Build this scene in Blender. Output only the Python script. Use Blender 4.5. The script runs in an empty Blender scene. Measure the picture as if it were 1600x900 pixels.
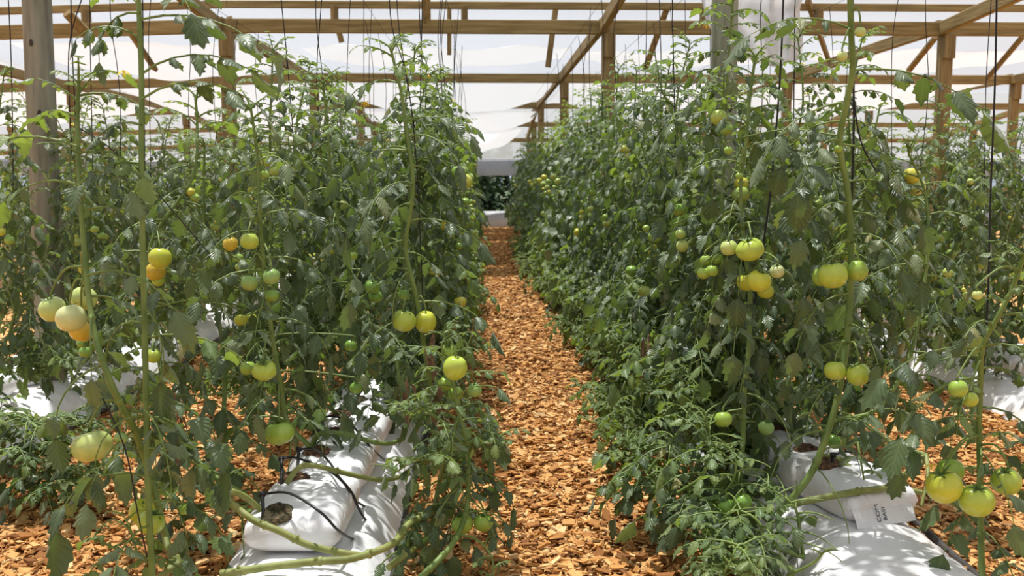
import bpy, bmesh, math, random
import numpy as np
from mathutils import Vector, Matrix, noise

PI = math.pi
rng = random.Random(7)
scene = bpy.context.scene
COL = scene.collection

# ------------------------------------------------------------------ camera
CAM_H, FPX = 1.05, 1555.0
YAW, PITCH = math.atan(50 / 1555.0), math.radians(6.42)
CAM = Vector((0, 0, CAM_H))
FWD = Vector((math.sin(YAW) * math.cos(PITCH), math.cos(YAW) * math.cos(PITCH), -math.sin(PITCH)))
RGT = Vector((math.cos(YAW), -math.sin(YAW), 0))
UPV = RGT.cross(FWD)


def ray(px, py):
    return FWD + RGT * ((px - 800) / FPX) - UPV * ((py - 450) / FPX)


def at(px, py, Y):
    r = ray(px, py)
    return CAM + r * (Y / r.y)


def atz(px, py, z):
    r = ray(px, py)
    return CAM + r * ((z - CAM_H) / r.z)


cam_data = bpy.data.cameras.new('camera')
cam = bpy.data.objects.new('camera', cam_data)
COL.objects.link(cam)
M = Matrix((RGT, UPV, -FWD)).transposed().to_4x4()
M.translation = CAM
cam.matrix_world = M
cam_data.sensor_width = 36.0
cam_data.lens = FPX * 36 / 1600
cam_data.clip_end = 200
cam_data.dof.use_dof = True
cam_data.dof.focus_distance = 2.9
cam_data.dof.aperture_fstop = 7.1
scene.camera = cam


# ------------------------------------------------------------------ materials
def new_mat(name):
    m = bpy.data.materials.new(name)
    m.use_nodes = True
    nt = m.node_tree
    nt.nodes.clear()
    out = nt.nodes.new('ShaderNodeOutputMaterial')
    return m, nt, out


def N(nt, typ, **kw):
    n = nt.nodes.new(typ)
    for k, v in kw.items():
        if k.startswith('i_'):
            n.inputs[k[2:].replace('_', ' ')].default_value = v
        else:
            setattr(n, k, v)
    return n


def ramp(nt, stops, fac):
    r = nt.nodes.new('ShaderNodeValToRGB')
    e = r.color_ramp.elements
    while len(e) > 1:
        e.remove(e[0])
    e[0].position, e[0].color = stops[0][0], (*stops[0][1], 1)
    for p, c in stops[1:]:
        k = e.new(p)
        k.color = (*c, 1)
    nt.links.new(fac, r.inputs['Fac'])
    return r


def simple(name, stops, scale=20, rough=.6, bump=.2, stretch=(1, 1, 1), detail=4, spec=.4, metallic=0):
    """noise-coloured principled material in object space"""
    m, nt, out = new_mat(name)
    p = N(nt, 'ShaderNodeBsdfPrincipled')
    p.inputs['Roughness'].default_value = rough
    p.inputs['Specular IOR Level'].default_value = spec
    p.inputs['Metallic'].default_value = metallic
    tc = N(nt, 'ShaderNodeTexCoord')
    mp = N(nt, 'ShaderNodeMapping')
    mp.inputs['Scale'].default_value = stretch
    nt.links.new(tc.outputs['Object'], mp.inputs['Vector'])
    nz = N(nt, 'ShaderNodeTexNoise')
    nz.inputs['Scale'].default_value = scale
    nz.inputs['Detail'].default_value = detail
    nt.links.new(mp.outputs[0], nz.inputs['Vector'])
    r = ramp(nt, stops, nz.outputs['Fac'])
    nt.links.new(r.outputs['Color'], p.inputs['Base Color'])
    if bump:
        b = N(nt, 'ShaderNodeBump')
        b.inputs['Strength'].default_value = bump
        b.inputs['Distance'].default_value = .01
        nt.links.new(nz.outputs['Fac'], b.inputs['Height'])
        nt.links.new(b.outputs[0], p.inputs['Normal'])
    nt.links.new(p.outputs[0], out.inputs['Surface'])
    return m


def leaf_mat(name, stops, trans, tf=.32):
    m, nt, out = new_mat(name)
    geo = N(nt, 'ShaderNodeNewGeometry')
    r = ramp(nt, stops, geo.outputs['Random Per Island'])
    uv = N(nt, 'ShaderNodeUVMap')
    sep = N(nt, 'ShaderNodeSeparateXYZ')
    nt.links.new(uv.outputs[0], sep.inputs[0])
    ab = N(nt, 'ShaderNodeMath', operation='ABSOLUTE')
    nt.links.new(sep.outputs['X'], ab.inputs[0])
    # side veins: sawtooth of v*7 - |u|*2
    mv = N(nt, 'ShaderNodeMath', operation='MULTIPLY'); mv.inputs[1].default_value = 7
    nt.links.new(sep.outputs['Y'], mv.inputs[0])
    mu = N(nt, 'ShaderNodeMath', operation='MULTIPLY'); mu.inputs[1].default_value = 1.8
    nt.links.new(ab.outputs[0], mu.inputs[0])
    sb = N(nt, 'ShaderNodeMath', operation='SUBTRACT')
    nt.links.new(mv.outputs[0], sb.inputs[0]); nt.links.new(mu.outputs[0], sb.inputs[1])
    pp = N(nt, 'ShaderNodeMath', operation='PINGPONG'); pp.inputs[1].default_value = .5
    nt.links.new(sb.outputs[0], pp.inputs[0])
    mn = N(nt, 'ShaderNodeMath', operation='MINIMUM')
    nt.links.new(pp.outputs[0], mn.inputs[0]); nt.links.new(ab.outputs[0], mn.inputs[1])
    ms = N(nt, 'ShaderNodeMapRange')
    ms.inputs['From Min'].default_value = 0; ms.inputs['From Max'].default_value = .16
    ms.inputs['To Min'].default_value = 1; ms.inputs['To Max'].default_value = 0
    nt.links.new(mn.outputs[0], ms.inputs['Value'])
    hs = N(nt, 'ShaderNodeMixRGB', blend_type='MIX')
    sc = N(nt, 'ShaderNodeMath', operation='MULTIPLY'); sc.inputs[1].default_value = .35
    nt.links.new(ms.outputs[0], sc.inputs[0])
    nt.links.new(sc.outputs[0], hs.inputs['Fac'])
    nt.links.new(r.outputs['Color'], hs.inputs['Color1'])
    hs.inputs['Color2'].default_value = (.16, .23, .08, 1)
    bp = N(nt, 'ShaderNodeBump'); bp.inputs['Strength'].default_value = .6; bp.inputs['Distance'].default_value = .004
    nt.links.new(mn.outputs[0], bp.inputs['Height'])
    p = N(nt, 'ShaderNodeBsdfPrincipled')
    p.inputs['Roughness'].default_value = .42
    p.inputs['Specular IOR Level'].default_value = .55
    p.inputs['Sheen Weight'].default_value = .2
    p.inputs['Sheen Roughness'].default_value = .5
    nt.links.new(hs.outputs[0], p.inputs['Base Color'])
    nt.links.new(bp.outputs[0], p.inputs['Normal'])
    t = N(nt, 'ShaderNodeBsdfTranslucent')
    t.inputs['Color'].default_value = (*trans, 1)
    mx = N(nt, 'ShaderNodeMixShader'); mx.inputs['Fac'].default_value = tf
    nt.links.new(p.outputs[0], mx.inputs[1]); nt.links.new(t.outputs[0], mx.inputs[2])
    nt.links.new(mx.outputs[0], out.inputs['Surface'])
    return m


def film_mat(name, transp, col, rough=.3, gloss=.15, tint=(.95, .965, .985), back=.35):
    """thin milky polythene: part clear, part diffusing"""
    m, nt, out = new_mat(name)
    tr = N(nt, 'ShaderNodeBsdfTransparent')
    tr.inputs['Color'].default_value = (*tint, 1)
    tl = N(nt, 'ShaderNodeBsdfTranslucent'); tl.inputs['Color'].default_value = (*col, 1)
    df = N(nt, 'ShaderNodeBsdfDiffuse'); df.inputs['Color'].default_value = (*col, 1)
    gl = N(nt, 'ShaderNodeBsdfGlossy'); gl.inputs['Roughness'].default_value = rough
    gl.inputs['Color'].default_value = (.9, .9, .9, 1)
    m1 = N(nt, 'ShaderNodeMixShader'); m1.inputs['Fac'].default_value = back
    nt.links.new(tl.outputs[0], m1.inputs[1]); nt.links.new(df.outputs[0], m1.inputs[2])
    m3 = N(nt, 'ShaderNodeMixShader'); m3.inputs['Fac'].default_value = gloss
    nt.links.new(m1.outputs[0], m3.inputs[1]); nt.links.new(gl.outputs[0], m3.inputs[2])
    m2 = N(nt, 'ShaderNodeMixShader'); m2.inputs['Fac'].default_value = 1 - transp
    nt.links.new(tr.outputs[0], m2.inputs[1]); nt.links.new(m3.outputs[0], m2.inputs[2])
    nt.links.new(m2.outputs[0], out.inputs['Surface'])
    return m


def tomato_mat():
    m, nt, out = new_mat('tomato_skin')
    p = N(nt, 'ShaderNodeBsdfPrincipled')
    p.inputs['Roughness'].default_value = .22
    p.inputs['Specular IOR Level'].default_value = .45
    oi = N(nt, 'ShaderNodeObjectInfo')
    tc = N(nt, 'ShaderNodeTexCoord')
    nz = N(nt, 'ShaderNodeTexNoise'); nz.inputs['Scale'].default_value = 2.5
    nt.links.new(tc.outputs['Object'], nz.inputs['Vector'])
    sep = N(nt, 'ShaderNodeSeparateXYZ'); nt.links.new(tc.outputs['Object'], sep.inputs[0])
    mr = N(nt, 'ShaderNodeMapRange')      # blossom end ripens first
    mr.inputs['From Min'].default_value = .1; mr.inputs['From Max'].default_value = -1.0
    mr.inputs['To Min'].default_value = 0; mr.inputs['To Max'].default_value = .42
    nt.links.new(sep.outputs['Z'], mr.inputs['Value'])
    mm = N(nt, 'ShaderNodeMath', operation='MULTIPLY')
    nt.links.new(mr.outputs[0], mm.inputs[0]); nt.links.new(nz.outputs['Fac'], mm.inputs[1])
    mx = N(nt, 'ShaderNodeMixRGB')
    nt.links.new(mm.outputs[0], mx.inputs['Fac'])
    nt.links.new(oi.outputs['Color'], mx.inputs['Color1'])
    mx.inputs['Color2'].default_value = (.66, .44, .06, 1)
    mo = N(nt, 'ShaderNodeMixRGB', blend_type='MULTIPLY'); mo.inputs['Fac'].default_value = .35
    nt.links.new(mx.outputs[0], mo.inputs['Color1'])
    r = ramp(nt, [(.3, (.6, .75, .5)), (.7, (1, 1, 1))], nz.outputs['Fac'])
    nt.links.new(r.outputs[0], mo.inputs['Color2'])
    nt.links.new(mo.outputs[0], p.inputs['Base Color'])
    p.inputs['Subsurface Weight'].default_value = 0.0
    nt.links.new(p.outputs[0], out.inputs['Surface'])
    return m


MAT = {}
MAT['leaf'] = leaf_mat('tomato_leaf', [(0, (.026, .056, .018)), (.3, (.046, .086, .028)), (.6, (.075, .122, .044)), (.85, (.12, .17, .072)), (.96, (.17, .21, .09)), (1, (.26, .25, .07))], (.18, .29, .045), .25)
MAT['leaf_young'] = leaf_mat('young_tomato_leaf', [(0, (.08, .15, .04)), (.5, (.12, .20, .06)), (1, (.2, .28, .07))], (.30, .44, .05), .36)
MAT['leaf_far'] = MAT['leaf']
MAT['stem'] = simple('green_vine', [(.3, (.10, .165, .032)), (.7, (.20, .275, .07))], 14, .5, .15)
MAT['stem_old'] = simple('old_woody_vine', [(.25, (.13, .15, .038)), (.5, (.22, .255, .07)), (.75, (.31, .32, .12))], 22, .55, .3)
MAT['dry'] = simple('dry_leaf', [(.3, (.12, .07, .038)), (.7, (.30, .20, .11))], 30, .8, .3)
MAT['calyx'] = simple('calyx_green', [(.3, (.07, .13, .02)), (.7, (.14, .22, .05))], 30, .5, .1)
MAT['petal'] = simple('yellow_petal', [(.3, (.85, .55, .02)), (.7, (.95, .75, .06))], 20, .5, 0)
MAT['tomato'] = tomato_mat()
MAT['black'] = simple('black_tube', [(.3, (.008, .008, .009)), (.7, (.02, .02, .022))], 40, .4, .05)
MAT['hose'] = simple('dusty_black_hose', [(.3, (.02, .018, .017)), (.7, (.06, .05, .045))], 25, .6, .1)
MAT['string'] = simple('dark_twine', [(.3, (.012, .012, .014)), (.7, (.03, .028, .03))], 200, .8, 0)
MAT['soil'] = simple('dark_potting_mix', [(.3, (.03, .02, .012)), (.5, (.10, .055, .03)), (.7, (.26, .14, .07))], 90, .95, 1.0)
MAT['moss'] = simple('mossy_potting_mix', [(.3, (.022, .02, .01)), (.5, (.06, .055, .025)), (.7, (.16, .11, .06))], 90, .95, 1.0)
MAT['ink'] = simple('black_print', [(.3, (.03, .03, .035)), (.7, (.07, .07, .08))], 60, .6, 0)
MAT['pole'] = simple('weathered_round_pole', [(.25, (.10, .088, .06)), (.42, (.205, .195, .145)), (.6, (.28, .27, .205)), (.75, (.36, .33, .25))], 9, .85, .5, (3, 3, .35), 6)
MAT['pole_green'] = simple('green_grey_treated_pole', [(.25, (.12, .11, .07)), (.42, (.23, .24, .17)), (.6, (.30, .32, .235)), (.75, (.42, .38, .28))], 9, .85, .5, (3, 3, .35), 6)
MAT['timber'] = simple('sawn_timber', [(.25, (.17, .115, .040)), (.5, (.29, .205, .08)), (.75, (.41, .305, .135))], 5, .75, .3, (.6, 8, 8), 5)
MAT['timber_up'] = simple('sawn_upright_timber', [(.25, (.13, .085, .032)), (.5, (.26, .175, .07)), (.75, (.40, .285, .125))], 5, .75, .3, (8, 8, .6), 5)
MAT['timber_long'] = simple('sawn_rail_timber', [(.25, (.16, .105, .036)), (.5, (.29, .20, .077)), (.75, (.42, .305, .135))], 5, .75, .3, (8, .6, 8), 5)
MAT['film'] = film_mat('clear_roof_film', .66, (.76, .78, .81), tint=(.86, .88, .92), back=.55)
MAT['swag'] = film_mat('milky_sheet', .28, (.93, .93, .94), .25, .2)
MAT['greyfilm'] = simple('grey_plastic_panel', [(.3, (.34, .36, .40)), (.7, (.42, .44, .48))], 6, .5, .05)
MAT['bark'] = simple('tree_bark', [(.3, (.03, .022, .016)), (.7, (.09, .07, .05))], 15, .9, .5, (3, 3, .5))
MAT['treeleaf'] = simple('tree_foliage', [(.3, (.02, .045, .015)), (.7, (.06, .11, .035))], 3, .7, 0)
MAT['yard'] = simple('grassy_yard', [(.3, (.018, .032, .010)), (.7, (.045, .065, .022))], 2, .9, .2)


def plastic_mat():
    m, nt, out = new_mat('white_bag_plastic')
    p = N(nt, 'ShaderNodeBsdfPrincipled')
    p.inputs['Roughness'].default_value = .38
    p.inputs['Specular IOR Level'].default_value = .5
    tc = N(nt, 'ShaderNodeTexCoord')
    n1 = N(nt, 'ShaderNodeTexNoise'); n1.inputs['Scale'].default_value = 5; n1.inputs['Detail'].default_value = 6
    nt.links.new(tc.outputs['Object'], n1.inputs['Vector'])
    r = ramp(nt, [(.25, (.60, .55, .48)), (.42, (.78, .78, .79)), (.6, (.84, .85, .87))], n1.outputs['Fac'])
    nt.links.new(r.outputs[0], p.inputs['Base Color'])
    n2 = N(nt, 'ShaderNodeTexNoise'); n2.inputs['Scale'].default_value = 22; n2.inputs['Detail'].default_value = 3
    n2.inputs['Distortion'].default_value = 1.2
    nt.links.new(tc.outputs['Object'], n2.inputs['Vector'])
    b = N(nt, 'ShaderNodeBump'); b.inputs['Strength'].default_value = .35; b.inputs['Distance'].default_value = .012
    nt.links.new(n2.outputs['Fac'], b.inputs['Height'])
    nt.links.new(b.outputs[0], p.inputs['Normal'])
    nt.links.new(p.outputs[0], out.inputs['Surface'])
    return m


MAT['plastic'] = plastic_mat()


def chip_mat(name, island):
    m, nt, out = new_mat(name)
    p = N(nt, 'ShaderNodeBsdfPrincipled')
    p.inputs['Roughness'].default_value = .8
    p.inputs['Specular IOR Level'].default_value = .25
    stops = [(0, (.17, .066, .018)), (.2, (.37, .158, .044)), (.5, (.56, .275, .082)), (.8, (.68, .385, .142)), (1, (.79, .55, .28))]
    tc = N(nt, 'ShaderNodeTexCoord')
    if island:
        g = N(nt, 'ShaderNodeNewGeometry')
        r = ramp(nt, stops, g.outputs['Random Per Island'])
        nz = N(nt, 'ShaderNodeTexNoise'); nz.inputs['Scale'].default_value = 160
        nt.links.new(tc.outputs['Object'], nz.inputs['Vector'])
        rr = ramp(nt, [(.3, (.7, .66, .6)), (.65, (1, 1, 1))], nz.outputs['Fac'])
        mx = N(nt, 'ShaderNodeMixRGB', blend_type='MULTIPLY'); mx.inputs['Fac'].default_value = .7
        nt.links.new(r.outputs[0], mx.inputs['Color1']); nt.links.new(rr.outputs[0], mx.inputs['Color2'])
        nt.links.new(mx.outputs[0], p.inputs['Base Color'])
    else:
        mp = N(nt, 'ShaderNodeMapping'); mp.inputs['Scale'].default_value = (1, 1.7, 1)
        nt.links.new(tc.outputs['Object'], mp.inputs['Vector'])
        nz = N(nt, 'ShaderNodeTexNoise'); nz.inputs['Scale'].default_value = 9
        nt.links.new(mp.outputs[0], nz.inputs['Vector'])
        ad = N(nt, 'ShaderNodeMixRGB'); ad.inputs['Fac'].default_value = .06
        nt.links.new(mp.outputs[0], ad.inputs['Color1']); nt.links.new(nz.outputs['Color'], ad.inputs['Color2'])
        vo = N(nt, 'ShaderNodeTexVoronoi'); vo.inputs['Scale'].default_value = 42
        nt.links.new(ad.outputs[0], vo.inputs['Vector'])
        sp = N(nt, 'ShaderNodeSeparateColor'); nt.links.new(vo.outputs['Color'], sp.inputs[0])
        r = ramp(nt, stops, sp.outputs[0])
        nt.links.new(r.outputs[0], p.inputs['Base Color'])
        b = N(nt, 'ShaderNodeBump'); b.inputs['Strength'].default_value = .9; b.inputs['Distance'].default_value = .015
        nt.links.new(sp.outputs[1], b.inputs['Height'])
        nt.links.new(b.outputs[0], p.inputs['Normal'])
    nt.links.new(p.outputs[0], out.inputs['Surface'])
    return m


MAT['chips'] = chip_mat('loose_bark_chips', True)
MAT['ground'] = chip_mat('bark_chip_ground', False)


# ------------------------------------------------------------------ mesh helpers
class MB:
    """collects numpy geometry, links it as one mesh object"""

    def __init__(self):
        self.v, self.f, self.m, self.uv, self.n = [], [], [], [], 0

    def add(self, v, f, mat=0, uv=None):
        v = np.asarray(v, dtype=np.float64).reshape(-1, 3)
        f = np.asarray(f, dtype=np.int64)
        self.v.append(v)
        self.f.append(f + self.n)
        self.m.append(np.full(len(f), mat, dtype=np.int32))
        self.uv.append(np.zeros((len(v), 2)) if uv is None else uv)
        self.n += len(v)

    def mesh(self, name, mats, origin=(0, 0, 0), smooth=True):
        v = np.concatenate(self.v) - np.array(origin)
        uv = np.concatenate(self.uv)
        me = bpy.data.meshes.new(name)
        me.vertices.add(len(v))
        me.vertices.foreach_set('co', v.ravel())
        loops = np.concatenate([f.ravel() for f in self.f])
        tot = np.concatenate([np.full(len(f), f.shape[1]) for f in self.f])
        start = np.concatenate([[0], np.cumsum(tot)[:-1]])
        me.loops.add(len(loops))
        me.loops.foreach_set('vertex_index', loops)
        me.polygons.add(len(tot))
        me.polygons.foreach_set('loop_start', start)
        me.polygons.foreach_set('material_index', np.concatenate(self.m))
        me.polygons.foreach_set('use_smooth', np.full(len(tot), smooth))
        ul = me.uv_layers.new(name='UVMap')
        ul.data.foreach_set('uv', uv[loops].ravel())
        me.update(calc_edges=True)
        me.validate()
        for m in mats:
            me.materials.append(m)
        return me

    def build(self, name, mats, parent=None, origin=(0, 0, 0), smooth=True):
        if not isinstance(mats, (list, tuple)):
            mats = [mats]
        return link(name, self.mesh(name, mats, origin, smooth), parent, origin if parent is None else (0, 0, 0))


def link(name, me, parent=None, loc=(0, 0, 0)):
    o = bpy.data.objects.new(name, me)
    COL.objects.link(o)
    o.location = loc
    if parent:
        o.parent = parent
    return o


def empty(name, loc=(0, 0, 0)):
    o = bpy.data.objects.new(name, None)
    o.empty_display_size = .1
    COL.objects.link(o)
    o.location = loc
    return o


def tag(o, label, cat, group=None, kind=None):
    if label:
        o['label'] = label
    if cat:
        o['category'] = cat
    if group:
        o['group'] = group
    if kind:
        o['kind'] = kind
    return o


def smooth_path(pts, n=4):
    """Catmull-Rom"""
    P = [np.array(p, float) for p in pts]
    if len(P) < 3:
        return np.array([P[0] + (P[-1] - P[0]) * i / n for i in range(n + 1)])
    P = [2 * P[0] - P[1]] + P + [2 * P[-1] - P[-2]]
    out = []
    for i in range(1, len(P) - 2):
        for k in range(n):
            t = k / n
            a, b, c, d = P[i - 1], P[i], P[i + 1], P[i + 2]
            out.append(.5 * (2 * b + (c - a) * t + (2 * a - 5 * b + 4 * c - d) * t * t + (3 * b - a - 3 * c + d) * t ** 3))
    out.append(P[-2])
    return np.array(out)


def tube(mb, pts, r, sides=6, mat=0, cap=True):
    pts = np.asarray(pts, float)
    n = len(pts)
    rr = np.full(n, r) if np.isscalar(r) else np.interp(np.linspace(0, 1, n), np.linspace(0, 1, len(r)), r)
    T = np.gradient(pts, axis=0)
    T /= np.linalg.norm(T, axis=1)[:, None] + 1e-9
    a = np.array((1, 0, 0)) if abs(T[0][0]) < .8 else np.array((0, 1, 0))
    vs = []
    for i in range(n):
        a = a - T[i] * a.dot(T[i])
        a /= np.linalg.norm(a) + 1e-9
        b = np.cross(T[i], a)
        for k in range(sides):
            w = 2 * PI * k / sides
            vs.append(pts[i] + rr[i] * (math.cos(w) * a + math.sin(w) * b))
    f = [(i * sides + k, i * sides + (k + 1) % sides, (i + 1) * sides + (k + 1) % sides, (i + 1) * sides + k) for i in range(n - 1) for k in range(sides)]
    mb.add(vs, f, mat)
    if cap and sides >= 4:
        for base in (0, (n - 1) * sides):
            mb.add([vs[base + k] for k in range(sides)], [list(range(sides))[::(-1 if base == 0 else 1)]], mat)


def box(mb, c, half, axes=None, mat=0):
    c = np.array(c, float)
    ax = np.eye(3) if axes is None else np.array(axes, float)
    v = [c + sx * half[0] * ax[0] + sy * half[1] * ax[1] + sz * half[2] * ax[2] for sx in (-1, 1) for sy in (-1, 1) for sz in (-1, 1)]
    mb.add(v, [(0, 1, 3, 2), (4, 6, 7, 5), (0, 4, 5, 1), (2, 3, 7, 6), (0, 2, 6, 4), (1, 5, 7, 3)], mat)


def bar(mb, a, b, w, h, mat=0, up=(0, 0, 1)):
    """timber from a to b, w across, h tall, with a small chamfer"""
    a, b, up = np.array(a, float), np.array(b, float), np.array(up, float)
    d = b - a
    L = np.linalg.norm(d)
    d /= L
    s = np.cross(d, up)
    s /= np.linalg.norm(s)
    u = np.cross(s, d)
    c = min(w, h) * .12
    prof = [(-w / 2 + c, -h / 2), (w / 2 - c, -h / 2), (w / 2, -h / 2 + c), (w / 2, h / 2 - c), (w / 2 - c, h / 2), (-w / 2 + c, h / 2), (-w / 2, h / 2 - c), (-w / 2, -h / 2 + c)]
    v = [p + x * s + y * u for p in (a, b) for x, y in prof]
    f = [(k, (k + 1) % 8, 8 + (k + 1) % 8, 8 + k) for k in range(8)]
    mb.add(v, f, mat)
    mb.add(v[:8], [list(range(8))[::-1]], mat)
    mb.add(v[8:], [list(range(8))], mat)


def nz(x, y, z=0.0):
    return noise.noise(Vector((x, y, z)))


# ------------------------------------------------------------------ leaves
def leaflet_template(nr, cols, seed):
    r = random.Random(seed)
    fold, curl, edge = r.uniform(.1, .7), r.uniform(.2, 1.1), r.uniform(.05, .8)
    tw = r.uniform(-.5, .5)
    wmax = r.uniform(.25, .33)
    us = np.linspace(-1, 1, cols)
    V, U = [], []
    for i in range(nr):
        t = i / (nr - 1)
        w = wmax * max(math.sin(PI * t ** .78), 0) ** .72 + (.015 if i in (0, nr - 1) else 0)
        sgn = 1 if i % 2 else -1
        ser = (1 + .14 * sgn) if 0 < i < nr - 1 else 1
        for u in us:
            e = abs(u)
            ww = w * (ser if e > .9 else 1) * (1 + r.uniform(-.08, .08) * (e > .9))
            x = u * ww
            y = t + (.045 * sgn * (e > .9) if 0 < i < nr - 1 else 0) + .07 * e * (1 - t)
            z = fold * e * w * .9 - edge * (e * w) ** 2 * 6 - curl * t * t * .45 + .03 * math.sin(9 * t + 3 * u + seed) * e
            z += r.uniform(-.012, .012)
            x += tw * t * t * .12
            V.append((x, y, z))
            U.append((u, t))
    F = [(i * cols + k, i * cols + k + 1, (i + 1) * cols + k + 1, (i + 1) * cols + k) for i in range(nr - 1) for k in range(cols - 1)]
    return np.array(V), np.array(F), np.array(U)


TEMPL = {0: [leaflet_template(10, 5, s) for s in range(10)],
         1: [leaflet_template(8, 5, 20 + s) for s in range(9)],
         2: [leaflet_template(6, 3, 40 + s) for s in range(6)]}


KEEP_CLEAR = []      # (position, radius, chance): leaves cut away round ripening fruit and bags, as growers do
PRUNE = [False]
prng = random.Random(77)


def pruned(p):
    v = Vector(p) - CAM
    dep = v.dot(FWD)
    px, py = 800 + FPX * v.dot(RGT) / dep, 450 - FPX * v.dot(UPV) / dep
    for hx, hy, hr, hd, ch in KEEP_CLEAR:
        if dep < hd + .02 and (px - hx) ** 2 + (py - hy) ** 2 < hr * hr and prng.random() < ch:
            return True
    return False


def add_leaflet(mb, p, d, nrm, L, lod, r, mat=0, wide=1.0):
    if PRUNE[0]:
        dn = np.asarray(d) / (np.linalg.norm(d) + 1e-9)
        if pruned(np.asarray(p) + dn * L * .45) or pruned(np.asarray(p) + dn * L * .9):
            return
    V, F, U = TEMPL[lod][r.randrange(len(TEMPL[lod]))]
    d = d / (np.linalg.norm(d) + 1e-9)
    x = np.cross(d, nrm)
    x /= np.linalg.norm(x) + 1e-9
    n = np.cross(x, d)
    sx = L * wide * r.uniform(.85, 1.15)
    P = p + V[:, :1] * sx * x + V[:, 1:2] * L * d + V[:, 2:3] * L * n
    mb.add(P, F, mat, U)


def leaf(mb, p0, az, L, e0, droop, lod, r, young=False, size=1.0):
    """a compound tomato leaf: rachis with drooping, toothed leaflets"""
    seg = 6 if lod == 0 else (4 if lod == 1 else 3)
    pts = [np.array(p0, float)]
    azs, e = az, e0
    tang = []
    for i in range(seg):
        azs += r.uniform(-.12, .12)
        e -= droop / seg
        d = np.array((math.cos(e) * math.cos(azs), math.cos(e) * math.sin(azs), math.sin(e)))
        tang.append(d)
        pts.append(pts[-1] + d * L / seg)
    pts = np.array(pts)
    m = 2 if young else 0
    if lod < 2:
        tube(mb, pts, [.0030 * size, .0011 * size] if lod == 0 else [.0026, .0013], 4 if lod == 0 else 3, 1, False)

    def point(t):
        k = min(int(t * seg), seg - 1)
        fr = t * seg - k
        return pts[k] + (pts[k + 1] - pts[k]) * fr, tang[k]
    if lod == 0:
        pairs = [(.30, .55), (.50, .78), (.74, .92)]
    elif lod == 1:
        pairs = [(.32, .6), (.54, .85), (.78, .95)]
    else:
        pairs = [(.4, .85), (.74, 1.05)]
    base = L * .315 * size * (1.12 if lod == 2 else 1)
    up = np.array((0, 0, 1.0))
    for t, s in pairs:
        for sd in (-1, 1):
            p, tg = point(min(t + r.uniform(-.04, .04), .98))
            side = np.cross(tg, up)
            side /= np.linalg.norm(side) + 1e-9
            g = r.uniform(-.05, .65) * (.5 if young else 1)
            d = tg * r.uniform(.35, .7) + side * sd - up * g
            nr = up + side * sd * .35 + tg * r.uniform(-.1, .5) + np.array((r.uniform(-.35, .35), r.uniform(-.35, .35), 0))
            add_leaflet(mb, p, d, nr, base * s * r.uniform(.8, 1.15), lod, r, m)
            if lod == 0 and r.random() < .45:
                q, tg2 = point(min(t + .1, .97))
                add_leaflet(mb, q, tg2 * .3 + side * sd - up * .2, up + side * sd * .3, base * .3 * r.uniform(.7, 1.2), 1, r, m)
    p, tg = point(.999)
    nr = up * .7 + tg * .5 + np.array((r.uniform(-.4, .4), r.uniform(-.4, .4), .2))
    add_leaflet(mb, p, tg - up * r.uniform(.1, .4), nr, base * 1.12 * r.uniform(.9, 1.15), lod, r, m, 1.1)


def foliage_along(mb, pts, lod, r, spacing=.055, Lmax=.26, top_len=.35, bare=(), thin=1.0, spread_az=None, droop=1.0):
    """leaves in a spiral along a stem polyline (bottom to top)"""
    pts = np.asarray(pts, float)
    seg = np.linalg.norm(np.diff(pts, axis=0), axis=1)
    cum = np.concatenate([[0], np.cumsum(seg)])
    tot = cum[-1]
    s, az = .05 + r.uniform(0, .05), r.uniform(0, 6.28)
    while s < tot:
        p = np.array([np.interp(s, cum, pts[:, k]) for k in range(3)])
        az += 2.4 + r.uniform(-.5, .5)
        from_top = tot - s
        k = min(1, from_top / top_len)
        if not any(a < s / tot < b for a, b in bare) and r.random() < thin:
            L = Lmax * (.28 + .72 * k ** .8) * r.uniform(.72, 1.12)
            e0 = math.radians(r.uniform(35, 65) - 35 * k)
            dr = math.radians(r.uniform(25, 55) + 50 * k * r.uniform(.6, 1.3)) * droop
            a = az if spread_az is None else spread_az + r.uniform(-1.3, 1.3)
            leaf(mb, p, a, L, e0, dr, lod, r, young=(from_top < .14 or r.random() < .03))
        s += spacing * .86 * r.uniform(.7, 1.3) * (.45 + .55 * k)
    if tot > .3:   # growing tip
        for _ in range(4):
            leaf(mb, pts[-1], r.uniform(0, 6.28), Lmax * .3, math.radians(r.uniform(30, 75)), .6, lod, r, True)


# ------------------------------------------------------------------ tomatoes
def tomato_mesh(kind, lod):
    mb = MB()
    nu, nv = (28, 18) if lod == 0 else (12, 8)
    V = []
    ribs, flat, amp = {'round': (5, .92, .012), 'beef': (7, .80, .035), 'plum': (5, 1.06, .008)}[kind]
    for j in range(nv + 1):
        th = PI * j / nv
        for i in range(nu):
            ph = 2 * PI * i / nu
            rad = 1 + amp * math.cos(ribs * ph + .6 * math.sin(ph)) * math.sin(th)
            rho = math.sin(th) ** .93 * rad
            z = math.cos(th) * flat
            z -= .24 * math.exp(-(rho / .3) ** 2) if th < PI / 2 else -.06 * math.exp(-(rho / .3) ** 2)
            if kind == 'plum' and th > PI / 2:
                rho *= 1 - .12 * ((th - PI / 2) / (PI / 2)) ** 2
            V.append((rho * math.cos(ph), rho * math.sin(ph), z))
    F = [(j * nu + i, (j + 1) * nu + i, (j + 1) * nu + (i + 1) % nu, j * nu + (i + 1) % nu) for j in range(nv) for i in range(nu)]
    mb.add(V, F)
    return mb.mesh('tomato_' + kind, [MAT['tomato']])


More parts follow.
